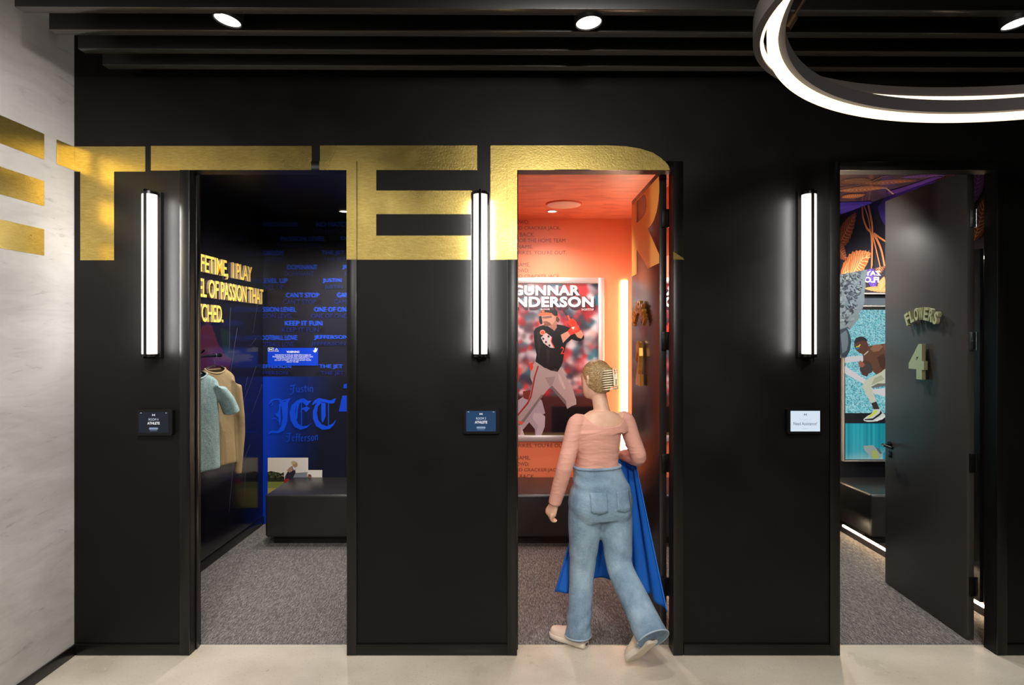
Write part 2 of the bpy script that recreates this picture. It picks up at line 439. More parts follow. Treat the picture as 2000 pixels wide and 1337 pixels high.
# gold bars on the grey wall (height on wall, depth along it)
def lw(k, zp): return (LW+.0015, D*k, CAMZ+zp*PX)
flat('gold_bar', [[(.60, 368), (.70, 368), (.70, 146), (.60, 146)]], lw, GOLD, wl)
for zt, zb in ((368, 321), (282, 236), (194, 146)):
    flat('gold_bar', [[(.70, zt), (.9354, zt), (.9354, zb), (.70, zb)]], lw, GOLD, wl)
flat('gold_bar', [[(.9607, 368), (.9995, 368), (.9995, 322), (.9607, 322)]], lw, GOLD, wl)

# ---------------- rooms
KB = 1.69                              # back walls
ROOMS = [dict(l=-822, r=-230, mir=-270), dict(l=-196, r=404, mir=364), dict(l=424, r=1045, mir=1005)]
CEILZ = CAMZ+386*PX; Y0 = D*1.033; YB = D*KB
rnames = ['blue_room', 'orange_room', 'floral_room']
sidem = [DARKROOM, ORANGE, mat('plum_black_wall', (24, 22, 32), .3)]
ceilm = [mat('black_room_ceiling', (7, 7, 9), .3), CAMO, MATS['plum_black_wall']]
walls = []
for i, rm in enumerate(ROOMS):
    L, Rr = rm['l']*PX, rm['r']*PX; n = rnames[i]; W = {}
    tag(bxo('floor_'+n, L, Rr, Y0, YB, -.1, .004, CARPET), kind='structure')
    W['c'] = tag(bxo('ceiling_'+n, L, Rr, Y0+.013, YB, CEILZ, CEILZ+.05, ceilm[i]), kind='structure')
    W['l'] = tag(bxo('wall_left_'+n, L-.02, L, Y0, YB, 0, CEILZ+.05, sidem[i]), kind='structure')
    W['r'] = tag(bxo('wall_right_'+n, Rr, Rr+.02, Y0, YB, 0, CEILZ+.05, sidem[i]), kind='structure')
    W['b'] = tag(bxo('wall_back_'+n, L-.02, Rr+.02, YB, YB+.02, 0, CEILZ+.05, sidem[i]), kind='structure')
    W['f'] = tag(bxo('wall_entry_'+n, L, Rr, Y0-.0, Y0+.012, wz(HEAD)+.06, CEILZ, sidem[i]), kind='structure')
    walls.append(W)
tag(bxo('baseboard_left_blue_room', ROOMS[0]['l']*PX, ROOMS[0]['l']*PX+.012, Y0+.002, YB-.002, .004, .075, BLACKF, bev=.002), kind='structure')
# ---------------- doors: hinged on the right jamb, swung inwards
def hinge_mesh(z, steel):
    bm = bmesh.new()
    box(bm, .0115, .0405, -.014, -.002, z-.055, z+.055, .001)          # leaf on door edge
    for q in range(5): cyl(bm, (.052, -.004, z-.055+q*.0222), (.052, -.004, z-.055+q*.0222+.0205), .0075, n=14)
    box(bm, .040, .060, -.006, -.002, z-.055, z+.055, .0008)
    for dz in (-.04, 0, .04): cyl(bm, (.022+.004*(dz == 0), -.0165, z+dz), (.022+.004*(dz == 0), -.0135, z+dz), .004, n=10)
    return bm
DH = wz(HEAD)+.045; DW = .862; DT = .042
DOORX = [-336, 301, 928]; DROT = [0, 0, 2.0]
doors = []
for i in range(3):
    # local frame: +Y along the opened leaf away from the aisle, outer face looks to -X
    d = empty('door_%d' % (i+1), (DOORX[i]*PX, D*1.0445, .0), 0); tag(d, kind='structure')
    d.rotation_euler = (0, 0, math.radians(-DROT[i]))
    leaf = bmesh.new(); box(leaf, 0, DT, 0, DW, .012, DH, .0012)
    def put(o, d=d): o.parent = d; o.matrix_parent_inverse = Matrix(); return o
    put(mkobj('door_leaf', leaf, DOORM if i != 1 else mat('dark_satin_door', (34, 29, 28), .27, build=b_door), auto=35))
    for z in (.33, 1.07, 1.80, 2.535):
        put(mkobj('hinge', hinge_mesh(z, 0), STEEL if i == 2 and z > 1.2 else mat('black_hinge', (16, 16, 16), .4, metal=.5), auto=40))
    # lever handle on both faces
    bm = bmesh.new(); hy = DW-.065; hz = 1.035
    for sgn, x in ((-1, -.0005), (1, DT+.0005)):
        cyl(bm, (x, hy, hz), (x+sgn*.009, hy, hz), .026, n=28)
        cyl(bm, (x+sgn*.008, hy, hz), (x+sgn*.05, hy, hz), .0095, n=16)
        tube(bm, [(x+sgn*.05, hy+.008, hz), (x+sgn*.052, hy-.02, hz), (x+sgn*.052, hy-.12, hz-.002)], [.010, .0105, .009], 14)
    box(bm, -.0035, -.0003, hy-.022, hy+.022, hz-.09, hz-.045, .001)
    put(mkobj('lever_handle', bm, mat('black_handle_metal', (20, 20, 22), .25, metal=.7), auto=40))
    doors.append((d, put))
# part of the gold letters that the leaves carry (seen on the swung leaves)
for di, key, hx in ((0, 'T2', 678), (1, 'R', 1312)):
    put = doors[di][1]
    reg = (hx-DW/PX+2, HEAD-4, hx-1, 520)
    pl = [crect(t, reg) for t in LET[key]]
    bm = bmesh.new()
    for p in pl:
        if len(p) >= 3: bm.faces.new([bm.verts.new((-.0012, (hx-x)*PX, wz(y))) for x, y in p])
    put(tag(mkobj('gold_letter', bm, mat('gold_print_on_door', (244, 186, 84), .45, metal=.0)), 'part of a large gold letter'))
# raised lettering on doors
def raised(bm, s, cx, cz, wd, ht, depth, x, bold=.03, rot=0, off=.0):
    v, tr, a = text_tris(s, bold)
    c, q = math.cos(rot), math.sin(rot)
    # a reader facing the leaf (looking +X) sees text run from far edge to hinge = -Y direction
    me = []
    for layer, xx in ((0, x), (1, x-depth)):
        me.append([bm.verts.new((xx, cx-((p[0]-.5)*wd*c-(p[1]-.5)*ht*q), cz+((p[0]-.5)*wd*q+(p[1]-.5)*ht*c))) for p in v])
    from collections import Counter
    ec = Counter()
    for t in tr:
        for e in ((t[0], t[1]), (t[1], t[2]), (t[2], t[0])): ec[tuple(sorted(e))] += 1
    for t in tr:
        bm.faces.new([me[1][i] for i in t]); bm.faces.new([me[0][i] for i in t[::-1]])
    for (a1, b1), n in ec.items():
        if n == 1: bm.faces.new((me[0][a1], me[0][b1], me[1][b1], me[1][a1]))
def arc_word(put, word, cy, cz, rad, span, ht, m):
    bm = bmesh.new(); n = len(word)
    for i, ch in enumerate(word):
        t = (i+.5)/n-.5; a = -t*span                      # a>0 tilts left letters up
        y = cy-math.sin(-a)*rad; z = cz+rad*(math.cos(a)-1)
        wd = ht*(.30 if ch in 'I' else .74)*min(1.0, rad*span/n/(ht*.92))
        raised(bm, ch, y, z, wd, ht, .022, -.014, .03, a)
    put(mkobj('name_lettering', bm, m))
def numeral(put, ch, cy, cz, wd, ht, m):
    bm = bmesh.new(); raised(bm, ch, cy, cz, wd, ht, .024, -.014, .055); put(mkobj('room_numeral', bm, m))
NUMG = mat('polished_grey_gold_letter', (186, 184, 140), .25, metal=.45)
# floral door: lettering position follows the leaf (k from the photo)
dd = doors[2][1]
arc_word(dd, 'FLOWERS', .385, wz(612, 1.147), .36, 1.0, .084, NUMG)
numeral(dd, '4', .43, wz(706, 1.155), .165, .235, NUMG)
dd = doors[1][1]
arc_word(dd, 'HENDERSON', .46, wz(610, 1.16)+.04, .19, 2.3, .085, LETGOLD)
numeral(dd, '2', .46, wz(709, 1.16), .14, .30, LETGOLD)

# ---------------- back-lit mirrors on the right walls
def room_mirror(i):
    rm = ROOMS[i]; X = rm['mir']*PX; Xw = rm['r']*PX
    e = empty('mirror', (X, D*1.4, .149)); y0, y1 = D*1.10, D*1.612; z0, z1 = .149, CAMZ+187*PX
    bm = bmesh.new(); box(bm, X+.0035, X+.026, y0, y1, z0, z1, .001); mkobj('mirror_backing', bm, mat('dark_mirror_edge', (150, 150, 156), .3, metal=.6), e)
    bm = bmesh.new(); box(bm, X+.026, Xw-.0008, y0+.15, y1-.2, z0+.15, z1-.2, .001); mkobj('mounting_box', bm, MATS['dark_mirror_edge'], e)
    bm = bmesh.new(); box(bm, X, X+.003, y0, y1, z0, z1); mkobj('mirror_glass', bm, MIRROR, e)
    for a in ((X-4*PX, X+18*PX, YB-.014, YB-.001, .49, z1-.02), (Xw-.014, Xw-.0008, y0, y1, .066, .082), (Xw-.020, Xw-.0008, y1-.05, y1-.03, .5, z1-.03), (Xw-.016, Xw-.0008, y0+.02, y1-.05, z1-.05, z1-.036)):
        bm = bmesh.new(); box(bm, *a); mkobj('led_strip', bm, LEDROOM, e)
    return e
for i, t in enumerate(('tall frameless mirror with glowing edges in the blue fitting room',
                       'tall frameless mirror glowing at its edges behind the orange room door',
                       'tall frameless mirror behind the FLOWERS door, lit along its bottom edge')):
    tag(room_mirror(i), t, 'mirror', 'backlit fitting room mirrors')
# ---------------- benches
def bench(x0, x1, label):
    e = empty('bench', ((x0+x1)/2*PX, D*1.6, .004)); yf = D*1.50; yb = YB-.003
    bm = bmesh.new(); box(bm, x0*PX, x1*PX, yf, yb, .094, .463, .022, seg=4); mkobj('bench_body', bm, VINYL, e, auto=40)
    bm = bmesh.new(); box(bm, x0*PX+.03, x1*PX-.02, D*1.535, yb-.01, .0045, .096); mkobj('plinth', bm, mat('black_plinth', (9, 9, 9), .6), e)
    tag(e, label, 'bench', 'black upholstered block benches')
bench(-724, -318, 'black upholstered block bench under the blue JET wall')
bench(-150, 325, 'black upholstered block bench under the baseball poster')
bench(500, 960, 'black upholstered block bench beside the mirror in the floral room')

# ---------------- room ceilings: downlights and speaker
def downlight(x, k, label, lens=GLOW2):
    e = empty('downlight', (x*PX, D*k, CEILZ))
    bm = bmesh.new()
    for j in range(32):
        a0, a1 = 2*math.pi*j/32, 2*math.pi*(j+1)/32
        r = [(.050, 0), (.050, -.006), (.040, -.008), (.034, .0)]
        q0 = [bm.verts.new((x*PX+math.cos(a0)*a, D*k+math.sin(a0)*a, CEILZ+z)) for a, z in r]; q1 = [bm.verts.new((x*PX+math.cos(a1)*a, D*k+math.sin(a1)*a, CEILZ+z)) for a, z in r]
        for s in range(3): bm.faces.new((q0[s], q1[s], q1[s+1], q0[s+1]))
    bmesh.ops.remove_doubles(bm, verts=bm.verts[:], dist=1e-5)
    mkobj('trim_ring', bm, mat('white_trim', (220, 216, 212), .4), e, smooth=True)
    bm = bmesh.new(); cyl(bm, (x*PX, D*k, CEILZ-.0035), (x*PX, D*k, CEILZ-.0005), .036); mkobj('lens', bm, lens, e)
    tag(e, label, 'ceiling light', 'downlights in the fitting room ceilings')
downlight(-521, 1.588, 'small bright downlight in the black blue room ceiling')
downlight(124, 1.588, 'small bright downlight beside the round speaker in the orange ceiling')
downlight(770, 1.50, 'small downlight in the patterned floral room ceiling')
spot('room_lamp_and_fill', (-521*PX, D*1.56, CEILZ-.03), (-560*PX, D*1.5, 0), 110, 120, .8, (1, .95, .9), .03)
spot('room_lamp_and_fill', (-560*PX, D*1.25, CEILZ-.03), (-700*PX, D*1.55, .9), 110, 110, .8, (1, .95, .9), .03)  # added fill without a fitting, brightens the blue room
spot('room_lamp_and_fill', (124*PX, D*1.57, CEILZ-.03), (124*PX, D*1.50, 0), 70, 140, .9, (1, .93, .88), .04)
spot('room_lamp_and_fill', (100*PX, D*1.24, CEILZ-.03), (130*PX, D*1.6, 1.0), 75, 120, .8, (1, .93, .88), .04)  # fill spot added near the doorway for the orange room, no fitting
spot('room_lamp_and_fill', (770*PX, D*1.50, CEILZ-.03), (800*PX, D*1.5, 0), 120, 150, .7, (1, .96, .92), .04)
spot('room_lamp_and_fill', (760*PX, D*1.25, CEILZ-.03), (1000*PX, D*1.4, 1.5), 70, 120, .8, (1, .96, .92), .04)  # added fill with no fitting, lifts the floral room's mirror side
e = empty('ceiling_speaker', (152*PX, D*1.50, CEILZ))
bm = bmesh.new(); cyl(bm, (152*PX, D*1.5, CEILZ-.012), (152*PX, D*1.5, CEILZ-.0005), .150, .156, 48); mkobj('speaker_rim', bm, mat('speaker_rim_orange', (214, 104, 66), .5), e, auto=40)
bm = bmesh.new(); cyl(bm, (152*PX, D*1.5, CEILZ-.0145), (152*PX, D*1.5, CEILZ-.0125), .143, .146, 48); mkobj('grille', bm, mat('speaker_grille', (222, 190, 176), .6), e, auto=40)
tag(e, 'round flat ceiling speaker with pale grille above the baseball poster', 'speaker')

# ================================================================ BLUE ROOM GRAPHICS
pb = Pic(front_plane(KB, .0006))
pb.raster(498, 428, 760, 735, 40, 44, lambda U, V: np.stack([18+6*V, 18+6*V, 26+16*V], -1))
def blues(U, V):
    g = np.clip(1-((U-.02)/(.62-.30*V)), 0, 1)**1.1
    base = np.stack([8+0*U, 10+0*U, 24+10*U], -1); bl = np.stack([0*U, 62+0*U, 205+0*U], -1)
    b2 = np.exp(-((U-.80-.10*(1-V))/.10)**2)*.18
    return base*(1-g)[..., None]+bl*g[..., None]+b2[..., None]*np.array([10, 40, 150])
pb.raster(498, 735, 760, 1060, 60, 60, blues)
rows = [(433, 'GAMECHANGER', 504, 580, 'NO MATCH', 617, 682), (461, 'PASSION LEVEL', 548, 634, 'DJ   GRIDDY', 665, 745), (489, 'GRIDDY', 512, 553, 'THE JET', 627, 672),
        (516.5, 'DOMINANT', 561, 618, 'JUSTIN', 668, 712), (543, 'LEVEL UP', 510, 560, 'JUSTIN', 630, 665), (571, "CAN'T STOP", 558, 622, 'GAMECHANGER', 658, 738),
        (599, 'SSION LEVEL', 513, 577, 'ONE OF ONE', 613, 682), (626, 'KEEP IT FUN', 556, 628, 'KEEP', 690, 725), (654, 'FOOTBALL LOVE', 505, 579, 'JEFFERSON', 613, 680), (711, 'JEFFERSON', 508, 567, 'THE JET', 623, 668)]
for y, a, x0, x1, b, x2, x3 in rows:
    for t, u0, u1 in ((a, x0, x1), (b, x2, x3)):
        s = (y-400)/300; c1 = (26+8*s, 62+22*s, 165+50*s); c2 = (20, 42, 110+36*s)
        pb.text(t, u0, y, u1, y+9.5, c1, 0); pb.text(t, u0+2, y+.8, u1+2.5, y+9.5, c1, 0)
        off = -5 if len(t) > 7 else 4
        pb.text(t, u0+off, y+13.5, u1+off, y+22, c2, 0)
        for q in range(3): pb.rect(u0-4, y+15+q*2.6, u1+6, y+15.7+q*2.6, (18, 18, 26))
# warning panel
pb.rect(523, 679, 621.5, 713.5, (0, 62, 205))
pb.text('WARNING', 560, 684.5, 585, 689, (240, 240, 245), .02)
for q, (t, a, b) in enumerate((('THE MOVES IN THIS AD WERE PERFORMED BY', 537, 608), ('PROFESSIONAL ATHLETES. FOR YOUR SAFETY AND', 533, 612), ('THE PROTECTION OF THOSE AROUND YOU,', 540, 605), ("DO NOT ATTEMPT ANY OF THE MOVES YOU'RE", 537, 608), ('ABOUT TO SEE.', 560, 584))):
    pb.text(t, a, 691.6+q*3.3, b, 694.2+q*3.3, (235, 235, 240), .01)
pb.rect(524, 678.5, 535, 686, (220, 222, 235)); pb.rect(525, 679.3, 534, 685.2, (0, 24, 90))
def ua(p, cx, cy, s, col):
    p.poly([(cx-s, cy-.55*s), (cx-.55*s, cy-.55*s), (cx-.25*s, cy-.12*s), (cx+.25*s, cy-.12*s), (cx+.55*s, cy-.55*s), (cx+s, cy-.55*s), (cx+.62*s, cy),
            (cx+s, cy+.55*s), (cx+.55*s, cy+.55*s), (cx+.25*s, cy+.12*s), (cx-.25*s, cy+.12*s), (cx-.55*s, cy+.55*s), (cx-s, cy+.55*s), (cx-.62*s, cy)], col)
ua(pb, 529.5, 682.2, 3.6, (240, 240, 245))
pb.poly([(540.5, 678.8), (545, 686), (536, 686)], (220, 222, 235)); pb.poly([(540.5, 680.3), (543.6, 685.2), (537.4, 685.2)], (0, 30, 120)); pb.rect(540.1, 681.6, 540.9, 684.6, (235, 235, 245))
pb.poly([(611, 684), (614, 684.5), (615.5, 679), (618, 679), (617, 684), (619, 680.5), (621, 680), (618.5, 686), (616, 688), (613.5, 687)], (240, 240, 245)); pb.poly([(615.5, 686), (617.3, 681.5), (618, 682), (616.5, 686.5)], (225, 160, 50))
# blackletter lettering: thick curved strokes
BL = (6, 70, 214)
def bstroke(pts, w0, w1=None, col=BL, m=6):
    c = catmull(pts, m); pb.line([(float(a), float(b)) for a, b in c], w0, col, w1)
def bl_poly(p): pb.poly(p, BL)
def Z2(x, y): return (510+x/5.811, 730+y/5.811)     # picture notes taken in an enlarged crop
def zs(pts): return [Z2(*p) for p in pts]
# J
bstroke(zs([(130, 330), (110, 350), (120, 300), (190, 285), (250, 300), (300, 290), (335, 275)]), 4.5, 1.5)
bl_poly(zs([(200, 300), (270, 315), (335, 275), (310, 330), (306, 420), (300, 540), (262, 640), (200, 672), (120, 668), (75, 690), (110, 640), (190, 645), (226, 600), (246, 500), (240, 400), (225, 340)]))
bl_poly(zs([(232, 330), (222, 420), (226, 520), (214, 590), (205, 560), (200, 500), (150, 440), (190, 445), (206, 400), (205, 340)]))
bstroke(zs([(125, 510), (160, 500), (205, 535)]), 2.5, 1)
# E
bl_poly(zs([(470, 275), (410, 300), (350, 350), (326, 430), (335, 520), (380, 600), (450, 632), (520, 610), (578, 555), (530, 585), (470, 590), (420, 560), (396, 500), (390, 420), (400, 350), (430, 300)]))
bl_poly(zs([(405, 320), (440, 285), (490, 275), (535, 305), (578, 300), (520, 365), (470, 320), (440, 330), (420, 400), (415, 500), (388, 545), (396, 440)]))
bl_poly(zs([(520, 365), (556, 385), (515, 432), (478, 400), (440, 440), (470, 385)]))
bl_poly(zs([(455, 320), (464, 320), (466, 580), (455, 580)]))
# T
bl_poly(zs([(580, 340), (610, 295), (660, 272), (720, 285), (790, 300), (840, 275), (852, 280), (830, 330), (790, 335), (720, 320), (670, 312), (625, 330), (590, 352)]))
bl_poly(zs([(655, 310), (620, 345), (590, 420), (590, 500), (625, 590), (700, 632), (780, 622), (830, 575), (852, 515), (815, 560), (750, 590), (690, 570), (650, 520), (636, 440), (648, 370), (690, 320)]))
bl_poly(zs([(685, 320), (735, 330), (735, 480), (700, 555), (686, 520)])); bl_poly(zs([(762, 332), (772, 332), (772, 585), (762, 585)]))
# small blackletter words built stroke by stroke
def bword(word, x0, y0, h, wd, arcf):
    def st(pts, a, b=None):
        bstroke([arcf(p[0], p[1]) for p in pts], a, b, (10, 62, 178), 3)
    x = x0; u = wd
    G = {'J': (1.5, [[(.2, .1), (1.1, .0), (1.4, -.08)], [(1.0, 0), (.9, .5), (.85, .95), (.4, 1.25), (-.1, 1.15)], [(.15, .45), (.6, .55)]]),
         'u': (1.0, [[(.15, .35), (.2, .9), (.5, 1.0)], [(.75, .35), (.78, 1.0)], [(.5, 1.0), (.78, .8)]]),
         's': (.9, [[(.7, .38), (.3, .4), (.25, .6), (.65, .75), (.6, .95), (.1, 1.0)]]),
         't': (.7, [[(.3, .1), (.3, .9), (.55, 1.0)], [(.05, .4), (.6, .38)]]),
         'i': (.5, [[(.25, .35), (.27, 1.0)], [(.22, .15), (.30, .2)]]),
         'n': (1.0, [[(.2, .35), (.22, 1.0)], [(.22, .45), (.6, .35), (.75, .5), (.75, 1.05)]]),
         'e': (.85, [[(.6, .95), (.25, .95), (.18, .6), (.4, .36), (.62, .5), (.25, .68)]]),
         'f': (.65, [[(.65, .05), (.35, .02), (.3, .4), (.3, 1.05)], [(.05, .42), (.6, .4)]]),
         'r': (.7, [[(.2, .35), (.22, 1.0)], [(.25, .5), (.45, .36), (.65, .42)]]),
         'o': (.9, [[(.4, .34), (.17, .55), (.2, .88), (.42, 1.0), (.68, .85), (.68, .5), (.4, .34)]])}
    for ch in word:
        a, ss = G[ch]
        for s_ in ss: st([(x+p[0]*u, y0+p[1]*h) for p in s_], 1.9 if ch != 'J' else 2.6, 1.5)
        x += a*u
bword('Justin', 566, 751, 14, 8.4, lambda x, y: (x, y+((x-590)/30)**2*1.2-(x-590)*.03))
bword('Jefferson', 558, 847, 14, 8.1, lambda x, y: (x, y-((x-590)/36)**2*3.5))
pb.poly([(672, 750), (680, 748), (760, 748), (760, 757), (671, 758)], (0, 62, 205)); pb.poly([(669, 772), (760, 770), (760, 803), (662, 803)], (0, 62, 205))
# photographs printed low on the wall
pb.raster(523.5, 893, 602.5, 990, 24, 30, lambda U, V: np.stack([206-8*V+8*U, 192-4*V+12*U, 172+4*V+24*U], -1))
pb.poly([(523.5, 921), (530, 919), (537, 921), (545, 922), (550, 927), (556, 932), (556, 940), (523.5, 940)], (38, 42, 24))
for q in range(46): pb.ell(525+R.random()*30, 921+R.random()*15, 1.6+R.random()*1.8, 1.2+R.random()*1.6, R.choice([(58, 62, 34), (30, 32, 20), (84, 80, 52), (22, 24, 14)]), )
pb.rect(523.5, 940, 602.5, 955, (112, 118, 56)); pb.rect(523.5, 952, 602.5, 990, (150, 140, 70))
pb.poly([(574, 924), (600, 922), (602.5, 936), (602.5, 945), (570, 945)], (120, 124, 134))
pb.line([(577, 923.5), (602, 922)], .9, (60, 62, 70))
pb.poly([(555, 945), (558, 928), (566, 914), (572, 908), (577, 914), (578, 922), (572, 934), (572, 945)], (38, 34, 44))
pb.poly([(561, 918), (567, 911), (572, 912), (573, 918), (566, 922)], (160, 120, 96)); pb.poly([(571, 909), (575, 907), (578, 914), (575, 918)], (198, 196, 204))
pb.ell(577, 906.5, 5.2, 5.6, (158, 128, 92)); pb.ell(574, 902.5, 5, 3.2, (176, 156, 118)); pb.poly([(556, 936), (565, 933), (568, 945), (555, 945)], (150, 30, 34))
pb.raster(602.5, 917, 630, 990, 8, 16, lambda U, V: np.stack([212-6*V, 204-6*V, 192-2*V], -1))
pb.ell(605.5, 932, 4.2, 7, (160, 110, 84)); pb.poly([(602.5, 925), (608, 926), (609, 930), (602.5, 930)], (96, 68, 50))
pb.build('wall_mural', PIC, walls[0]['b'])
# raised yellow quotation on the glossy left wall
e = empty('quotation_lettering', (ROOMS[0]['l']*PX, D*1.5, 1.9))
XL = ROOMS[0]['l']*PX
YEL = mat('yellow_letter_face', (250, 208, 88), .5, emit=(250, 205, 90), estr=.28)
YELS = mat('white_letter_side', (176, 150, 120), .5)
def quote(s, k0, k1, zb, zt):
    v, tr, a = text_tris(s, .010, .95)
    from collections import Counter
    bm = bmesh.new(); lay = []
    for xx in (XL+.002, XL+.022):
        lay.append([bm.verts.new((xx, D*(k0+(k1-k0)*p[0]), CAMZ+(zb+(zt-zb)*p[1])*PX)) for p in v])
    ec = Counter()
    for t in tr:
        for q in ((t[0], t[1]), (t[1], t[2]), (t[2], t[0])): ec[tuple(sorted(q))] += 1
    for t in tr:
        try: f = bm.faces.new([lay[1][i] for i in t]); f.material_index = 0
        except ValueError: pass
    for (a1, b1), n in ec.items():
        if n == 1:
            f = bm.faces.new((lay[0][a1], lay[0][b1], lay[1][b1], lay[1][a1])); f.material_index = 1
    mkobj('text_line', bm, [YEL, YELS], e)
quote('LIFETIME,  I PLAY', 1.312, 1.605, 160, 214); quote('LEVEL OF PASSION THAT', 1.275, 1.678, 101, 151); quote('MATCHED.', 1.272, 1.445, 36, 84)
tag(e, 'raised yellow capital lettering reading I PLAY, OF PASSION THAT on the dark glossy wall', 'lettering')
# thin white scratches and deep red shapes printed on that wall
def lwp(u, v, h): return Vector((XL+.0006+h, D*u, CAMZ+v*PX))
pl = Pic(lwp); pl.STEP = .00006
def lk(x): return 822/(1000-x)
def lp(x, y): k = lk(x); return (k, (655-y)*k)
def dk(U, V):
    a = np.clip(np.exp(-((U-.12)/.22)**2-((V-.28)/.16)**2), 0, 1); b = np.clip(np.exp(-((U-.75)/.3)**2-((V-.62)/.3)**2), 0, 1)
    return np.stack([17+48*a+2*b, 16+26*a+4*b, 20+36*a+22*b], -1)
pl.raster(1.04, 384, 1.688, -590, 40, 50, dk)
pl.poly([lp(390, 648), lp(406, 612), lp(426, 672), lp(452, 700), (lp(446, 730)), lp(415, 780), lp(390, 810)], (62, 22, 34))
pl.poly([lp(430, 640), lp(452, 648), lp(450, 700), lp(436, 690)], (20, 34, 34))
for x0, y0, x1, y1 in ((500, 715, 473, 792), (484, 735, 478, 760), (512, 750, 492, 806), (463, 640, 445, 760), (488, 868, 470, 915), (450, 600, 447, 690), (500, 660, 488, 676), (480, 900, 476, 985), (455, 905, 447, 1000), (507, 560, 494, 650)):
    pts = [(x0+(x1-x0)*t+R.uniform(-.6, .6), y0+(y1-y0)*t) for t in (0, .25, .5, .75, 1)]
    pl.line([lp(*p) for p in pts], .0030, (70, 70, 80), .0012)
pl.build('wall_mural', PICGLOSS, walls[0]['l'])

# ---------------- hooks and hanging shirts
BLK = mat('black_rail_metal', (18, 18, 20), .3, metal=.6)
def rail():
    e = empty('wall_hook_rail', P(418, 692, D*1.43)); X0 = XL+.03
    bm = bmesh.new(); k0, k1 = 1.33, 1.44; z = wz(692, 1.43)
    cyl(bm, (XL+.105, D*1.20, z), (XL+.105, D*1.375, z), .011, n=16); mkobj('rail_bar', bm, BLK, e, auto=40)
    for kk in (1.21, 1.335):
        bm = bmesh.new(); cyl(bm, (XL+.0125, D*kk, z), (XL+.019, D*kk, z), .028, n=24); cyl(bm, (XL+.018, D*kk, z), (XL+.105, D*kk, z), .008, n=12)
        tube(bm, [(XL+.02, D*kk, z+.01), (XL+.045, D*kk, z+.03), (XL+.06, D*kk, z+.045)], [.006, .006, .008], 10); mkobj('wall_bracket', bm, BLK, e, auto=40)
    bm = bmesh.new(); cyl(bm, (XL+.105, D*1.373, z), (XL+.105, D*1.381, z), .016, n=20); mkobj('end_cap', bm, BLK, e, auto=40)
    tag(e, 'short black metal clothes rail fixed to the dark wall above the shirts', 'rail'); return z
RZ = rail()
def cloth_bump(nt, b, sc=9, st=.5):
    n = noise(nt, coords(nt, (1, 1, .45)), sc, 5, .6, .6); bump(nt, b, n, st, .03)
def b_heather(nt, b):
    n = noise(nt, coords(nt, (1, 1, 2.2), (.5, .3, 0)), 95, 4, .75, 1.5)
    nt.links.new(ramp(nt, n, [(.36, (96, 132, 138)), (.5, (140, 168, 168)), (.64, (186, 204, 200))]), b.inputs['Base Color']); cloth_bump(nt, b)
TEAL = mat('heather_teal_jersey', (140, 168, 168), .85, build=b_heather)
def b_tan(nt, b): cloth_bump(nt, b, 8, .45)
TAN = mat('tan_jersey', (158, 136, 98), .8, build=b_tan)
